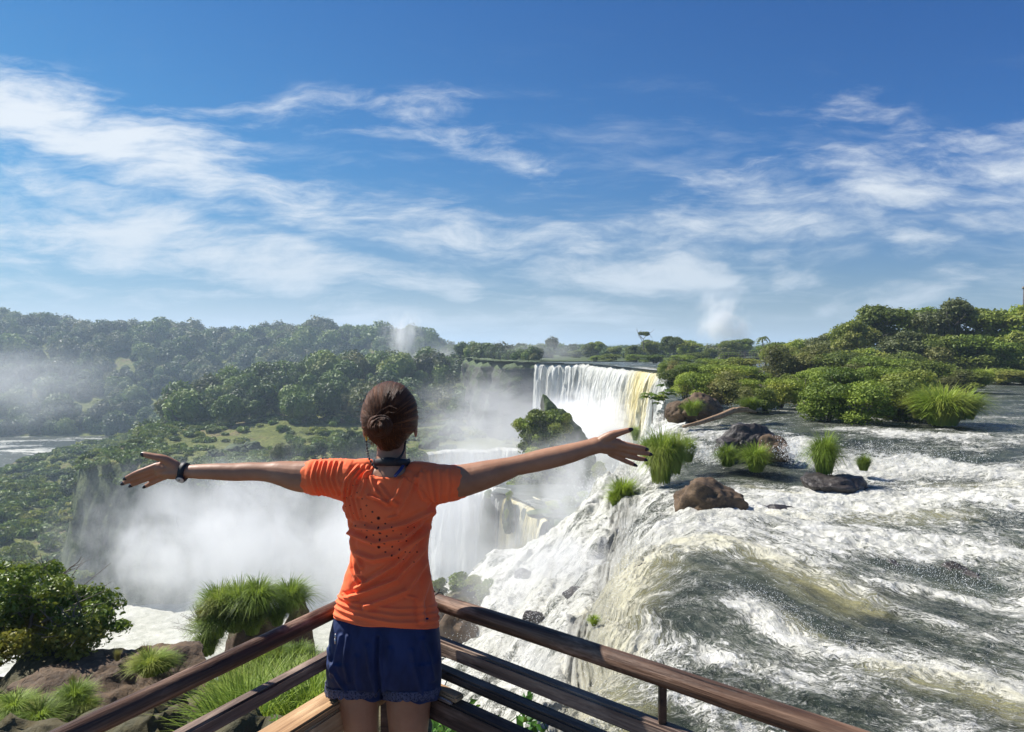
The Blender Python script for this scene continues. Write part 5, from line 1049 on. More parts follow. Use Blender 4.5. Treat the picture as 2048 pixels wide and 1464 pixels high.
def topix(v):
    """back to photo pixel units on her own plane (her height and width coordinates)"""
    x = v[:, 0]/PX+1024
    fy = np.array([Pp(0, y)[2] for y in (700, 1500)]); return x, np.interp(v[:, 2], fy[::-1], [1500, 700])
person = empty('person', (Pp(770, 1400)[0], YP, 0)); pl_ = np.array(person.location)
tag(person, 'woman seen from behind, arms spread wide, orange shirt, navy shorts, hair in a bun', 'person')
def child(name, v, f, mat, parent=person, smooth=True, attrs=None):
    me = mesh_np(name, v-pl_, f, mat, smooth, attrs); o = ob(name, me, parent); return o
# materials
m, T, fin = newmat('skin'); P = T.coord('Object'); n = T.noise(P, 9, 5, .6); n2 = T.noise(P, 260, 3, .6)
M['skin'] = fin(base=T.ramp(n, [(.3, (.29, .135, .072)), (.7, (.43, .225, .13))]), rough=.48, spec=.4, sss=.12, sssr=(1.0, .35, .18), ssss=.02, normal=T.bump(n2, .25, .0008))
m, T, fin = newmat('nail_polish'); M['nail'] = fin(base=(.018, .006, .012, 1), rough=.15, spec=.6)
# skin: arms, hands, neck, head, legs
body = []
body.append(capsules([(700, 958, 37, 0), (650, 954, 34, 0), (600, 953, 31, 0), (565, 947, 25.5, 0), (535, 944, 20, .0), (505, 943, 18.5, 0), (470, 944, 18, 0), (430, 943, 16.5, 0), (400, 943, 15, 0), (378, 943, 13.5, 0), (362, 942, 13.5, 0)]))
body.append(capsules([(860, 966, 37, 0), (905, 964, 34, 0), (935, 959, 32, 0), (980, 947, 27.5, 0), (1015, 937, 22.5, 0), (1040, 930, 20.5, 0), (1075, 922, 21.5, 0), (1110, 914, 21, 0), (1145, 905, 19, 0), (1175, 896, 17, 0), (1196, 890, 17, 0)]))
def hand(pw, fingers, thumb, palm):
    out = [capsules(palm[0], 16, 5, .62), capsules(palm[1], 16, 5, .60), capsules(palm[2], 16, 5, .6)]
    for fg in fingers: out.append(capsules(fg, 12, 4))
    out.append(capsules(thumb, 12, 4)); return out
LH = hand(None, [[(318, 930, 7.0, -.010), (296, 938, 6.2, -.014), (272, 947, 5.6, -.012), (253, 956, 4.6, -.004)], [(314, 939, 7.0, -.003), (290, 949, 6.2, -.006), (265, 959, 5.6, -.002), (245, 967, 4.4, .004)],
               [(316, 948, 6.8, .006), (294, 957, 6.0, .004), (272, 966, 5.3, .008), (257, 973, 4.3, .014)], [(326, 955, 6.4, .014), (308, 963, 5.4, .014), (294, 970, 4.8, .018), (282, 976, 4.0, .022)]],
          [(352, 930, 10.5, -.006), (334, 916, 8.6, -.016), (316, 911, 6.8, -.022), (296, 906, 5.6, -.024)],
          [[(366, 940, 13, 0), (345, 936, 14, 0), (322, 934, 12, -.006)], [(366, 945, 13, 0), (345, 945, 15, 0), (322, 944, 12, .002)], [(364, 949, 11, 0), (345, 952, 12, .004), (328, 952, 9, .010)]])
RH = hand(None, [[(1232, 884, 7.4, -.008), (1254, 889, 6.4, -.012), (1274, 893, 5.7, -.010), (1291, 897, 4.7, -.004)], [(1236, 893, 7.4, -.002), (1260, 900, 6.3, -.004), (1282, 905, 5.6, -.002), (1300, 908, 4.6, .004)],
               [(1232, 902, 7.0, .005), (1254, 911, 6.0, .004), (1275, 917, 5.3, .006), (1291, 920, 4.4, .012)], [(1222, 909, 6.6, .012), (1242, 919, 5.4, .012), (1258, 926, 4.8, .016), (1272, 932, 4.0, .020)]],
          [(1204, 880, 10.5, -.006), (1222, 869, 8.8, -.014), (1240, 863, 6.8, -.018), (1258, 858, 5.4, -.020)],
          [[(1190, 889, 15, 0), (1212, 884, 15, 0), (1234, 886, 11, -.004)], [(1190, 892, 15, 0), (1212, 893, 16, 0), (1236, 894, 11.5, .002)], [(1192, 896, 13, 0), (1212, 901, 13, .004), (1230, 904, 9, .008)]])
body += LH+RH
body.append(capsules([(781, 880, 30, .012), (782, 905, 29, .008), (782, 925, 32, .002), (782, 950, 40, 0)], 24))
i3 = ico(3)
def ell(px, py, dy, rx, ry, rz): return i3[0]*np.array([rx, ry, rz])*PX+Pp(px, py, dy), i3[1]
body += [ell(780, 828, .012, 49, 56, 60), ell(780, 858, .045, 37, 38, 38), ell(780, 880, .070, 22, 20, 16), ell(780, 850, .108, 6, 8, 12), ell(780, 860, .112, 8, 7, 6), ell(729, 862, .005, 4, 9, 14), ell(831, 862, .005, 4, 9, 14)]
body.append(rows_loft([(935, 742, 822, 30, 30), (955, 700, 868, 36, 40), (1010, 704, 858, 42, 48), (1080, 712, 848, 40, 46), (1150, 706, 850, 38, 42), (1220, 682, 868, 46, 44), (1290, 668, 872, 56, 46), (1325, 674, 866, 48, 42), (1345, 700, 840, 30, 30)]))
for xs in ([(716, 1340, 47, .0), (718, 1400, 41.5, .0), (722, 1464, 34.5, .01), (726, 1530, 31, .015), (728, 1590, 33, .0), (728, 1660, 35, -.01), (726, 1760, 24, -.01), (724, 1860, 19, -.01), (724, 1885, 22, .0)],
           [(818, 1340, 49, .0), (817, 1400, 45, .0), (816, 1464, 40, .01), (812, 1530, 34, .015), (810, 1590, 34, .0), (810, 1660, 35, -.01), (810, 1760, 24, -.01), (810, 1860, 19, -.01), (810, 1885, 22, .0)]):
    body.append(capsules(xs, 24))
v, nn, f = fuse(body, .0030, 5, .5)
# elbow crease, tendons, gentle relief
px_, py_ = topix(v)
v = v-nn*(.0016*np.exp(-(((px_-1036)/7)**2+((py_-948)/9)**2)))[:, None]+nn*(fbm(v*26, 3, .5, 3)*.0010)[:, None]
child('body', v, f, M['skin'])
for tip, prev in [(g[-1], g[-2]) for g in ([(272, 947), (252, 957, -.004, 4.6)], [(265, 959), (244, 968, .004, 4.4)], [(272, 966), (256, 974, .014, 4.3)], [(294, 970), (281, 977, .022, 4.0)], [(316, 911), (294, 906, -.024, 5.6)],
                                              [(1274, 893), (1293, 898, -.004, 4.7)], [(1282, 905), (1302, 909, .004, 4.6)], [(1275, 917), (1293, 921, .012, 4.4)], [(1258, 926), (1274, 933, .020, 4.0)], [(1240, 863), (1260, 857, -.020, 5.4)])]:
    a = math.atan2(tip[1]-prev[1], tip[0]-prev[0]); c, s = math.cos(a), math.sin(a); q = i3[0]*np.array([6.6, 2.8, tip[3]*.80])*PX
    q = np.stack([q[:, 0]*c+q[:, 2]*s, q[:, 1], -q[:, 0]*s+q[:, 2]*c], -1)+Pp(tip[0]-c*2.6, tip[1]-s*2.6, tip[2]-.0034); child('nail', q, i3[1], M['nail'])
# ---- shirt
DOTS = [(568, 474, 15), (523, 428, 9), (478, 382, 7), (442, 335, 6), (402, 290, 6), (366, 242, 5), (392, 368, 6), (432, 413, 6), (469, 462, 7), (515, 508, 8), (567, 543, 8), (616, 516, 8), (676, 568, 7), (670, 535, 6), (578, 584, 13), (484, 565, 8), (526, 605, 8), (627, 610, 8), (576, 635, 9), (475, 620, 8), (515, 662, 8), (614, 660, 9), (567, 692, 14), (616, 729, 8), (670, 745, 8), (667, 690, 8), (721, 708, 7), (719, 642, 6), (768, 655, 7), (732, 597, 6), (779, 551, 6), (827, 552, 5), (816, 604, 5), (845, 680, 6), (844, 745, 6), (797, 733, 6), (765, 727, 6), (752, 780, 5), (713, 774, 7), (828, 806, 5), (355, 320, 4), (340, 395, 4), (375, 445, 4), (420, 492, 4), (465, 528, 5), (388, 540, 6), (430, 582, 5), (312, 340, 4), (325, 268, 4), (298, 410, 4), (773, 600, 4)]
m, T, fin = newmat('orange_jersey'); P = T.coord('Object'); x_, y_, z_ = T.sep(P); flat = T.comb(x_, 0.0, z_); dm = None
for (a, b, r) in DOTS:
    q = Pp(620+a/3.853, 900+b/3.853)-pl_; k = T.step(T.vdist(flat, (float(q[0]), 0.0, float(q[2]))), r/3.853*PX*1.12, r/3.853*PX*.55); dm = k if dm is None else dm.max(k)
dm = dm*T.step(y_, 0.0, -0.02)
n = T.noise(P, 5, 4, .6); kn = T.noise(T.mapv(P, (900, 900, 900)), 1, 2)
c = T.ramp(n, [(.3, (.90, .150, .048)), (.7, (.97, .200, .070))]); c = T.mix(dm, c, (.02, .006, .006, 1))
fin(base=c, rough=.7, spec=.15, sheen=.08, sss=.12, sssr=(1, .3, .1), ssss=.01, normal=T.bump(kn, .15, .0006)); M['shirt'] = m
sh = [rows_loft([(929, 740, 822, 20, 22), (940, 716, 846, 34, 34), (958, 694, 868, 46, 48), (985, 686, 874, 52, 58), (1010, 688, 874, 55, 64), (1045, 699, 863, 54, 66), (1080, 704, 858, 53, 62), (1115, 703, 856, 52, 58), (1150, 691, 861, 52, 57), (1190, 680, 869, 58, 58), (1220, 671, 876, 65, 60), (1236, 668, 878, 70, 61), (1243, 670, 877, 69, 61)], 64, 2.2),
      capsules([(700, 962, 45, 0), (672, 957, 41, 0), (645, 955, 37.5, 0), (630, 955, 36.5, 0), (622, 955, 36, 0)], 28), capsules([(850, 972, 46, 0), (880, 968, 41, 0), (902, 966, 37.5, 0), (916, 965, 36, 0)], 28),
      capsules([(690, 945, 22, 0), (735, 940, 24, 0), (782, 948, 20, 0), (830, 946, 24, 0), (870, 950, 24, 0)], 20)]
v, nn, f = fuse(sh, .0024, 9, .5)
px_, py_ = topix(v); Q2 = np.stack([px_, py_], -1); back = sstep(nn[:, 1], .05, -.45)
d = np.zeros(len(v))
def fold(pts, w, amp, mask=None):
    global d
    q = segdist(Q2, [np.array(p, float) for p in pts]); k = (np.exp(-(q/(w*.75))**2)-.35*np.exp(-((q-w*1.5)/(w*.8))**2))*amp*PX
    d += 1.5*k*(back if mask is None else mask)
al = np.ones(len(v))
for i, xx in enumerate([634, 643, 652, 663, 673, 684]): fold([(xx+2, 920), (xx-2, 950), (xx+6+i, 985)], 3.2, 2.4 if i % 2 == 0 else 1.6, al)
for i, xx in enumerate([697, 706, 716, 727]): fold([(xx+22, 928), (xx+2, 955), (xx-6, 990), (xx+4, 1030)], 3.5, 2.6)
fold([(738, 935), (735, 960), (728, 985)], 4, 3.0); fold([(748, 948), (760, 975), (782, 1000)], 5, 3.2); fold([(765, 962), (785, 990), (800, 1000)], 5, 2.6); fold([(812, 952), (800, 985), (786, 1000)], 5, 3.0); fold([(836, 950), (822, 985), (806, 1018)], 5, 2.6)
fold([(745, 984), (782, 997)], 3.2, 3.4); fold([(785, 1028), (804, 1023)], 3, 2.6); fold([(845, 940), (842, 965), (852, 990)], 4, 2.2); fold([(862, 938), (868, 965), (872, 1000)], 4, 2.2); fold([(880, 936), (884, 965), (880, 1000)], 4, 1.8, al); fold([(898, 934), (902, 965), (896, 995)], 4, 1.6, al)
for i, (a, b, c_, e) in enumerate([((876, 1012), (850, 1060), (800, 1120), (720, 1170)), ((874, 1020), (852, 1090), (800, 1150), (700, 1192)), ((872, 1030), (860, 1110), (820, 1170), (740, 1205)), ((866, 1040), (862, 1130), (846, 1190), (850, 1225)), ((870, 1015), (820, 1040), (770, 1052), (716, 1046)), ((868, 1022), (815, 1068), (760, 1078), (706, 1060)), ((862, 1050), (800, 1100), (755, 1110), (720, 1100))]):
    fold([a, b, c_, e], 6.0, 5.6)
fold([(684, 1006), (700, 1050), (712, 1100), (728, 1125)], 5, 3.4); fold([(690, 1030), (702, 1080), (712, 1118), (720, 1140), (736, 1156)], 4.5, 3.4); fold([(700, 1090), (706, 1130), (722, 1158)], 4, 3.0); fold([(688, 1010), (706, 1035), (740, 1042)], 5, 2.6)
for i, yy in enumerate([1198, 1210, 1222, 1236]): fold([(672, yy-6), (720, yy+2), (800, yy+7+i), (876, yy+4)], 3.6, 1.5, al)
fold([(690, 1185), (706, 1194), (722, 1190)], 3, 3.2); fold([(820, 1180), (838, 1184)], 3, 1.5)
d += fbm(np.stack([px_*.012+py_*.010, py_*.035-px_*.01, v[:, 1]*10], -1), 4, .5, 6)*2.6*PX*(.25+.75*back)+fbm(np.stack([px_*.05, py_*.02, v[:, 1]*30], -1), 3, .5, 9)*.8*PX
for pts in ([(750, 942), (716, 965), (690, 1008)], [(813, 945), (850, 974), (876, 1010)]): fold(pts, 1.6, -1.3)
fold([(668, 1236), (780, 1238), (880, 1238)], 1.4, -.9, al)
hem = np.exp(-((py_-1240)/6)**2)*.5*PX
v = v+nn*(d+hem)[:, None]
# carve the neckline: pull the collar down at the back
neck = np.exp(-(((px_-781)/30)**4))*sstep(py_, 952, 930)
v[:, 2] -= neck*.016; v[:, 0] = v[:, 0]
v -= nn*(neck*.010)[:, None]
v[:, 2] -= (px_-775)/100*9*PX*sstep(py_, 1130, 1235)
v = lift(v)
child('tshirt', v, f, M['shirt'])
a = np.linspace(0, 2*np.pi, 49); col = np.array([Pp(781+35*math.cos(t), 933+14*math.sin(-t)*.9+(2 if math.sin(t) < 0 else 0), 0)+np.array([0, math.sin(t)*.036+.0, 0]) for t in a])
# ---- shorts with a lace hem
m, T, fin = newmat('navy_cloth'); P = T.coord('Object'); n = T.noise(T.mapv(P, (12, 12, 5)), 1.2, 5, .6); w = T.noise(T.mapv(P, (700, 700, 700)), 1, 2)
M['navy'] = fin(base=T.ramp(n, [(.35, (.007, .015, .052)), (.65, (.018, .036, .115))]), rough=.65, spec=.2, sheen=.05, normal=T.bump(w, .2, .0006))
m, T, fin = newmat('lace'); P = T.coord('Object'); n = T.voro(T.mapv(P, (1, 1, 1)), 190); M['lace'] = fin(base=T.ramp(n, [(.22, (.016, .020, .045)), (.5, (.075, .08, .14))]), rough=.8)
so_ = [rows_loft([(1222, 676, 872, 55, 52), (1240, 668, 876, 60, 55), (1270, 661, 880, 66, 57), (1300, 656, 882, 69, 57), (1335, 653, 883, 66, 56), (1372, 654, 881, 56, 52)], 64, 2.3),
       rows_loft([(1320, 655, 766, 62, 54), (1350, 654, 766, 58, 52), (1378, 657, 767, 52, 50), (1392, 660, 767, 50, 48)], 48, 2.2), rows_loft([(1320, 768, 882, 62, 54), (1350, 768, 883, 58, 52), (1380, 766, 878, 52, 50), (1397, 768, 875, 50, 48)], 48, 2.2)]
v, nn, f = fuse(so_, .0036, 5, .5); px_, py_ = topix(v); Q2 = np.stack([px_, py_], -1); back = sstep(nn[:, 1], .4, -.3); d = np.zeros(len(v))
for pts, w_, a_ in [([(690, 1262), (682, 1300), (668, 1340)], 5, 2.6), ([(705, 1262), (700, 1310), (706, 1350)], 5, 2.2), ([(766, 1262), (764, 1300), (766, 1350), (766, 1385)], 4, -4.5), ([(745, 1280), (752, 1330), (760, 1372)], 6, 2.5), ([(790, 1285), (782, 1330), (772, 1372)], 6, 2.5), ([(850, 1270), (862, 1310), (868, 1350)], 6, 2.4), ([(660, 1290), (672, 1330), (700, 1372)], 5, 2.6), ([(830, 1290), (840, 1340), (848, 1380)], 6, 2.0), ([(725, 1300), (722, 1350), (730, 1380)], 6, 2)]: fold(pts, w_, a_)
d += fbm(np.stack([px_*.035, py_*.014, v[:, 1]*16], -1), 4, .5, 4)*2.4*PX; v = v+nn*d[:, None]; v[:, 2] += (.004*np.sin(px_*.14)+.006*np.sin(px_*.055+1))*sstep(py_, 1360, 1385)
v = lift(v); shorts = child('shorts', v, f, M['navy'])
def lace(cx, hw, yb, db, df, name='lace_hem'):
    n = 420; an = np.linspace(0, 2*np.pi, n, endpoint=False); e = 2/2.2; c_, s_ = np.cos(an), np.sin(an); rows = []
    for k, t in enumerate(np.linspace(0, 1, 7)):
        sc = np.abs(np.sin(an*13))**.6; yy = yb-16+t*(13+sc*6)-np.where(np.abs(c_) > .8, (np.abs(c_)-.8)*50, 0); rr_ = 1+.02*t+.012*np.sin(an*26)
        x = cx+hw*rr_*np.sign(c_)*np.abs(c_)**e; dd = np.where(s_ < 0, db, df)*PX*rr_*np.sign(s_)*np.abs(s_)**e; rows.append(np.array([Pp(a_, b_, d_) for a_, b_, d_ in zip(x, yy, dd)]))
    V_ = np.stack(rows, 1); m_ = 7; F_ = grid_faces(n, m_, True); i = (F_[:, 0]//m_); j = F_[:, 0] % m_; hole = ((i//2) % 4 == 0) & (j % 3 == 1); F_ = F_[~hole]
    o = child(name, lift(V_.reshape(-1, 3)), F_, M['lace'], shorts); 
    sd = o.modifiers.new('thick', 'SOLIDIFY'); sd.thickness = .0015
lace(710, 56, 1386, 53, 49); lace(823, 56, 1390, 53, 51)
q = Pp(693, 1232, -.125); zz = [tube([q, q+np.array([0, -.002, -.012])], [.0022, .0022], 8), tube([q+np.array([0, -.003, -.012]), q+np.array([0, -.004, -.026])], [.003, .0016], 8)]
child('zip_pull', *join(zz), M['metal'], shorts)
# ---- hair
m, T, fin = newmat('brown_hair'); H = T.attr('flow', 'Vector'); n = T.noise(T.mapv(H, (9, .8, 1)), 2.0, 5, .65); n2 = T.noise(T.mapv(H, (38, 1.4, 1)), 2.0, 4, .6)
M['hair'] = fin(base=T.ramp(n*.55+n2*.45, [(.34, (.020, .007, .003)), (.5, (.085, .028, .010)), (.64, (.30, .115, .040))]), rough=T.step(n2, .3, .7, .42, .6), spec=.22, normal=T.bump(n*.6+n2, .9, .004))
i6 = ico(6); v = i6[0].copy(); f = i6[1]
# skull-shaped cap, narrowing to the nape
zc = v[:, 2]; wid = 1-.40*sstep(zc, -.25, -1.0)*1.0; 
x = v[:, 0]*56.5*wid; y = v[:, 1]*62*(1-.15*sstep(zc, -.3, -1)); z = zc*71+np.where(zc < 0, zc*3, 0)
y = y-np.where(zc < -.2, (zc+.2)*-8, 0)
hv = np.array([Pp(779, 833, .006)])+np.stack([x, y, z], -1)*PX
# pull hair back off the face
face = sstep(v[:, 1], .15, .55)*sstep(v[:, 2], .62, .30); hv[:, 1] -= face*.022; hv[:, 0] = (hv[:, 0]-Pp(779, 0)[0])*(1-.12*face)+Pp(779, 0)[0]
bun = np.array([775.0, 843.0]); px_, py_ = topix(hv); ph = np.arctan2(py_-bun[1], px_-bun[0]); rr_ = np.hypot(px_-bun[0], py_-bun[1])/40
# on the front the strands simply run backward
phw = np.stack([np.cos(ph)*3.2, np.sin(ph)*3.2, rr_*.35], -1); g1 = fbm(phw*2.2, 4, .55, 3); g2 = fbm(np.stack([np.cos(ph)*26, np.sin(ph)*26, rr_*.8], -1), 3, .6, 5)
nrm_ = v/np.linalg.norm(v, axis=1)[:, None]
hv = hv+nrm_*((g1*2.6+g2*1.1-1.8*np.exp(-(rr_/.42)**2))*PX)[:, None]
tail = sstep(py_, 878, 900); hv += nrm_*(fbm(np.stack([px_*.3, py_*.05, 0*px_], -1), 3, .6, 8)*2.0*PX*tail)[:, None]
hair = child('hair', hv, f, M['hair'], attrs=dict(flow=np.stack([np.cos(ph)*2.0, rr_*.6, np.sin(ph)*2.0], -1)))
# bun: coiled rope of hair
parts = []; fl = []
bc = Pp(775, 844, -.122+.010)
for k, (R_, r_, dy) in enumerate([(15.5, 7.5, .0), (11, 7.5, -.010), (5, 7, -.017)]):
    t = np.linspace(0, 2*np.pi, 61); w_ = k*.9; pth = np.stack([np.cos(t+w_)*R_*PX, dy+.004*np.sin(t*2+w_), np.sin(t+w_)*R_*PX*.95], -1)+bc; tv, tf = tube(pth, r_*PX*(1+.08*np.sin(t*3+k)), 26, False); an = np.repeat(np.arange(26), 61)/26*2*np.pi; tt = np.tile(t, 26)
    tn = tv-np.tile(pth, (26, 1)); tv = tv+tn*(.13*np.sin(an*7+tt*2.5+k)+.07*fbm(np.stack([an*4, tt*2, 0*an+k], -1), 2))[:, None]; parts.append((tv, tf)); fl.append(np.stack([an*1.2+tt*.4, tt*.3, 0*an+k], -1))
bv, bf = join(parts); ob_ = child('bun', bv, bf, M['hair'], hair, attrs=dict(flow=np.concatenate(fl)))
st = []; rg = np.random.default_rng(4)
for k in range(260):      # loose strands lying over the cap toward the bun
    a = rg.uniform(0, 2*np.pi); r0 = rg.uniform(38, 60); r1 = rg.uniform(14, 20); pts_ = []
    for t in np.linspace(0, 1, 9):
        rr1 = r0*(1-t)+r1*t; aa = a+.12*math.sin(t*3+k); X_ = bun[0]+math.cos(aa)*rr1; Y_ = bun[1]+math.sin(aa)*rr1; ux, uz = (X_-779)/57.5, (Y_-833)/72.5; q = 1-ux*ux-uz*uz
        if q < .03: continue
        pts_.append(Pp(X_, Y_, .006-math.sqrt(q)*62*PX-.0022))
    if len(pts_) > 4: st.append(tube(pts_, .00045, 4, False))
for k in range(60):
    a = rg.uniform(-math.pi, .6); b = Pp(779+math.cos(a)*52, 833+math.sin(a)*66, -.01); o_ = np.array([math.cos(a)*.010+rg.normal()*.006, rg.normal()*.01, -math.sin(a)*.010]); st.append(tube([b, b+o_*.7, b+o_*1.2+rg.normal(size=3)*.004], .0003, 4, False))
for s0 in ([(805, 812), (790, 806), (775, 814), (762, 826)], [(800, 820), (788, 818), (776, 826)]): st.append(tube([Pp(a_, b_, -.092) for a_, b_ in s0], .0008, 5, False))
sv_, sf_ = join(st); child('loose_hair', sv_, sf_, M['hair'], hair, attrs=dict(flow=sv_*20))['kind'] = 'stuff' 
# ---- neck strap, glasses cord, watch
m, T, fin = newmat('black_strap'); M['black'] = fin(base=(.010, .010, .013, 1), rough=.6)
m, T, fin = newmat('blue_strap'); M['blue'] = fin(base=(.012, .022, .12, 1), rough=.6)
m, T, fin = newmat('yellow_plastic'); M['yellow'] = fin(base=(.75, .62, .03, 1), rough=.3)
def ribbon(pts, w, th): 
    v, f = tube(np.array(pts), w/2, 14); return v, f
an = np.linspace(math.pi*.97, math.pi*2.03, 25); rows = []
cs = np.array([Pp(783+34*math.cos(t), 918+4*abs(math.cos(t))**2*1.5, .006)+np.array([0, .052*math.sin(t), 0]) for t in an])
vv_ = []; 
for k, c_ in enumerate(cs):
    out = np.array([math.cos(an[k]), math.sin(an[k]), 0]); h_ = (8.5-2.0*abs(math.cos(an[k])))*PX
    for (dz, do) in ((h_, .001), (h_*.9, .004), (-h_*.9, .006), (-h_, .003), (-h_, -.001), (h_, -.003)): vv_.append(c_+out*do+np.array([0, 0, dz]))
vv_ = np.array(vv_); F_ = grid_faces(25, 6); F2 = np.array([[i*6+5, (i+1)*6+5, (i+1)*6, i*6] for i in range(24)]); child('neck_strap', vv_, [np.vstack([F_, F2])], M['black'])
bs = tube([Pp(812, 925, -.050), Pp(806, 934, -.060), Pp(797, 944, -.066)], [.007, .0075, .007], 10, True, .25); child('strap', *bs, M['blue'])
cd = empty('glasses_cord', (0, 0, 0)); cd.parent = person
def cord(ps):
    K = np.array([Pp(a, b, c) for a, b, c in ps]); tt = np.linspace(0, len(K)-1, 26); Q_ = np.stack([np.interp(tt, np.arange(len(K)), K[:, j]) for j in range(3)], -1)
    for _ in range(3): Q_[1:-1] = (Q_[:-2]+2*Q_[1:-1]+Q_[2:])/4
    pr = [tube(Q_, .0014, 6)]; i1 = ico(2)
    for q in Q_[1::2]: pr.append((i1[0]*np.array([.0031, .0031, .0042])+q, i1[1]))
    return join(pr)
child('cord', *cord([(731, 880, .01), (736, 900, -.01), (744, 911, -.045), (757, 925, -.066), (763, 929, -.066)]), M['black'], cd); child('cord', *cord([(812, 880, -.01), (812, 896, -.03), (808, 907, -.048), (797, 915, -.058)]), M['black'], cd)
child('temple', *tube([Pp(729, 856, .02), Pp(731, 868, .004), Pp(733, 881, .002)], [.0030, .0034, .0026], 10), M['yellow'], cd)
wa = empty('wristwatch', (0, 0, 0)); wa.parent = person
t = np.linspace(0, 2*np.pi, 41); axw = np.array([.98, 0, -.17]); up_ = np.array([.17, 0, .98]); wc = Pp(368, 943.5, 0); pr = []
for k, off in enumerate(np.linspace(-.0075, .0075, 7)): pass
rad = 17.0*PX; Vv = []
for tt_ in t[:-1]:
    rdv = up_*math.cos(tt_)*rad*1.02+np.array([0, 1, 0])*math.sin(tt_)*rad*.86
    nrm1 = rdv/np.linalg.norm(rdv)
    for (o1, o2) in ((-.0085, -.002), (-.0085, .0022), (.0085, .0022), (.0085, -.002)): Vv.append(wc+rdv+axw*o1+nrm1*o2)
Vv = np.array(Vv); Fq = []
for i in range(40):
    j = (i+1) % 40
    for k in range(4): Fq.append([i*4+k, j*4+k, j*4+(k+1) % 4, i*4+(k+1) % 4])
child('strap', Vv, [np.array(Fq)], M['black'], wa)
# dial under the wrist, turned to the viewer
m, T, fin = newmat('watch_dial'); M['dial'] = fin(base=(.62, .60, .56, 1), rough=.3)
dn = np.array([-.05, -.80, -.60]); dn /= np.linalg.norm(dn); dcen = wc+np.array([-.001, -.0165, -.0165]); ux = np.cross(dn, (0, 0, 1)); ux /= np.linalg.norm(ux); uy = np.cross(dn, ux)
def disc(c, r, h, n=32, bev=.15):
    a = np.linspace(0, 2*np.pi, n, endpoint=False); V_ = []
    for rr1, hh in ((r, 0), (r, h*.8), (r*(1-bev), h), (0.001, h)): V_ += [c+ux*math.cos(t_)*rr1+uy*math.sin(t_)*rr1+dn*hh for t_ in a]
    V_ = np.array(V_).reshape(4, n, 3).transpose(1, 0, 2).reshape(-1, 3); return V_, grid_faces(n, 4, True)
child('case', *disc(dcen, .0135, .006), M['black'], wa); child('dial', *disc(dcen+dn*.0055, .0105, .0012, 32, .05), M['dial'], wa)
hd = [tube([dcen+dn*.0074, dcen+dn*.0074+ux*.006], .0006, 5), tube([dcen+dn*.0074, dcen+dn*.0074+uy*-.004+ux*.001], .0008, 5)]; child('hand', *join(hd), M['black'], wa)
# shoes
for cx in (724, 810):
    q = Pp(cx, 1885, 0); q[2] = 0; shv, shf = rock_data(5, (.045, .12, .04), 4, 2, .0); shv[:, 2] = np.maximum(shv[:, 2], -.028); child('shoe', shv+np.array([q[0], YP+.03, .032]), shf, M['black'])
# ------------------------------------------------------------------ air: haze and waterfall mist
def mist(name, loc, size, dens, label, nscale=1.0, thr=0.42, soft=0.3, rz=0.0, aniso=0.1, edge=0.95, seedv=0.0, stretch=(1, 1, 1), tilt=0.0, cat='mist'):
    m = bpy.data.materials.new(name); m.use_nodes = True; nt = m.node_tree; nt.nodes.clear(); T = NT(nt)
    P = T.coord('Object'); r = T.vdist(P, (0.0, 0.0, 0.0))
    W_ = T.vadd(T.mapv(P, stretch), (seedv, seedv*1.7, 0))
    n = T.noise(W_, 1.6*nscale, 4, 0.60, 0.5)
    d = T.step(n+(0.5-r)*0.35, thr, thr+soft)*T.step(r, edge, 0.15)
    pv = T.node('ShaderNodeVolumePrincipled', {'Color': (1, 1, 1, 1), 'Density': d*dens, 'Anisotropy': aniso})
    o_ = T.node('ShaderNodeOutputMaterial'); nt.links.new(pv.outputs[0], o_.inputs['Volume'])
    v, f = ico(3); o = ob(name, mesh_np(name, v, f, m, True), None, loc, (0, tilt, rz), tuple(size)); tag(o, label, cat, kind='stuff'); return o
def amist(name, px, py, d, rx, ry, rz_, dens, label, **k): return mist(name, at(px, py, d), (rx, ry, rz_), dens, label, **k)
amist('mist', 500, 1095, 104, 42, 18, 21, 0.115, 'white spray cloud filling the gorge below the shelf cliff', nscale=2.3, thr=.38, soft=.22, seedv=3, stretch=(1.6, 1, .8))
amist('mist', 800, 1120, 74, 19, 15, 17, 0.15, 'dense spray rising behind the woman from the gorge floor', nscale=1.8, thr=.36, soft=.34, seedv=7, stretch=(1.5, 1, .7))
amist('mist', 1175, 865, 112, 13, 14, 9.5, 0.5, 'thick white spray billowing at the foot of the great fall', nscale=2.2, thr=.34, seedv=1)
amist('mist', 1000, 850, 118, 26, 24, 13, 0.045, 'thin mist drifting over the shelf beside the great fall', nscale=1.6, thr=.32, seedv=5)
amist('mist', 900, 745, 320, 70, 45, 20, 0.022, 'bluish mist lying in the valley behind the wooded hill', nscale=1.8, thr=.34, seedv=9)
amist('mist', 806, 672, 300, 14, 11, 17, 0.13, 'small white puff of spray rising against the far ridge', nscale=1.3, thr=.38, seedv=11, stretch=(1.5, 1, .7))
amist('mist', 1445, 640, 420, 30, 18, 28, 0.17, 'white plume of spray rising above the skyline trees', nscale=1.3, thr=.42, seedv=14, tilt=.5, stretch=(1.2, 1, .8))
amist('mist', 20, 770, 350, 90, 40, 34, 0.013, 'blue mist hanging before the far ridge on the left', nscale=1.4, thr=.33, seedv=17)
amist('mist', 1080, 700, 175, 20, 12, 7, 0.035, 'faint mist above the brink of the great fall', nscale=1.4, thr=.36, seedv=19)
amist('mist', 1150, 1000, 40, 6.0, 6, 6.5, 0.26, 'bright spray thrown up beside the near cascade', nscale=1.8, thr=.36, seedv=23)
amist('mist', 920, 1060, 48, 7.5, 6, 8, 0.30, 'soft spray veiling the misty fall below the right sleeve', nscale=1.6, thr=.32, seedv=29)
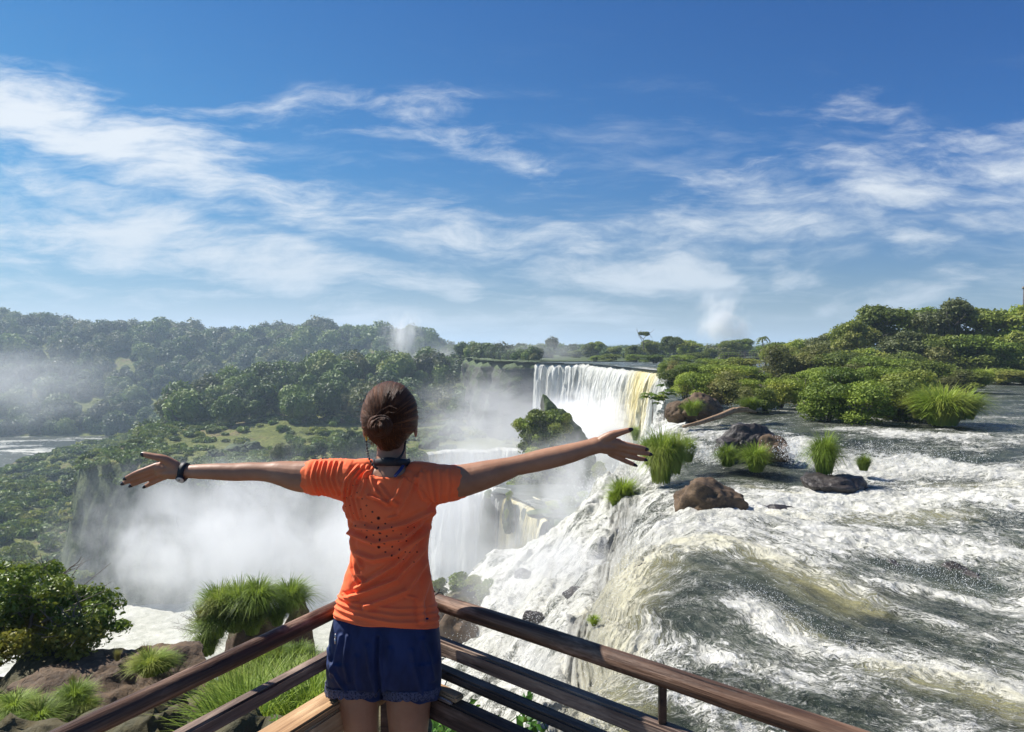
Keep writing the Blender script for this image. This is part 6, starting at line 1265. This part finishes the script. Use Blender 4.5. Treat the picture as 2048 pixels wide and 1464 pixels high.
amist('mist', 1060, 1180, 20, 4.2, 5, 3.6, 0.24, 'fine spray hanging over the near cascade', nscale=2.2, thr=.38, seedv=33)
amist('mist', 1255, 900, 27, 1.8, 2.2, 1.5, 0.5, 'fine spray at the brink beside the fingertips', nscale=2.0, thr=.38, seedv=37)
amist('mist', 1150, 1130, 17, 1.9, 3.0, 1.3, 0.55, 'fine spray curling up along the lip of the near cascade', nscale=2.4, thr=.40, seedv=47, stretch=(1.5, 1, 1))
amist('mist', 1110, 1330, 11.5, 1.5, 2.2, 1.0, 0.5, 'fine spray below the lip seen between the right rails', nscale=2.4, thr=.42, seedv=51)
amist('mist', 950, 915, 125, 13, 8, 6, 0.12, 'white mist over the low waterfall on the shelf rim', nscale=1.8, thr=.34, seedv=41)
hz, T_ = bpy.data.materials.new('haze'), None
hz.use_nodes = True; hz.node_tree.nodes.clear(); T_ = NT(hz.node_tree)
pv = T_.node('ShaderNodeVolumePrincipled', {'Color': (0.66, 0.82, 1.0, 1), 'Density': 0.00042, 'Anisotropy': 0.2}); oo = T_.node('ShaderNodeOutputMaterial'); hz.node_tree.links.new(pv.outputs[0], oo.inputs['Volume'])
v, f = box(-9500, 9500, -300, 9600, -52, 90); tag(ob('haze', mesh_np('haze', v, f, hz)), 'thin blue haze in the air over the gorge', 'haze', kind='stuff')
# ------------------------------------------------------------------ tell repeats apart by their order from the left
ORD = ['first', 'second', 'third', 'fourth', 'fifth', 'sixth', 'seventh', 'eighth', 'ninth', 'tenth', 'eleventh', 'twelfth', 'thirteenth', 'fourteenth', 'fifteenth', 'sixteenth', 'seventeenth', 'eighteenth', 'nineteenth', 'twentieth']
by = {}
for o in S.objects:
    if o.parent is None and 'label' in o: by.setdefault(o['label'], []).append(o)
for lb, os_ in by.items():
    if len(os_) < 2: continue
    os_.sort(key=lambda q: q.location.x/max(.5, q.location.y))
    for i, q in enumerate(os_):
        q['label'] = f'{lb}, {ORD[i] if i < len(ORD) else "one near the right end"} from the left' if i < len(ORD) else f'{lb}, near the right end'
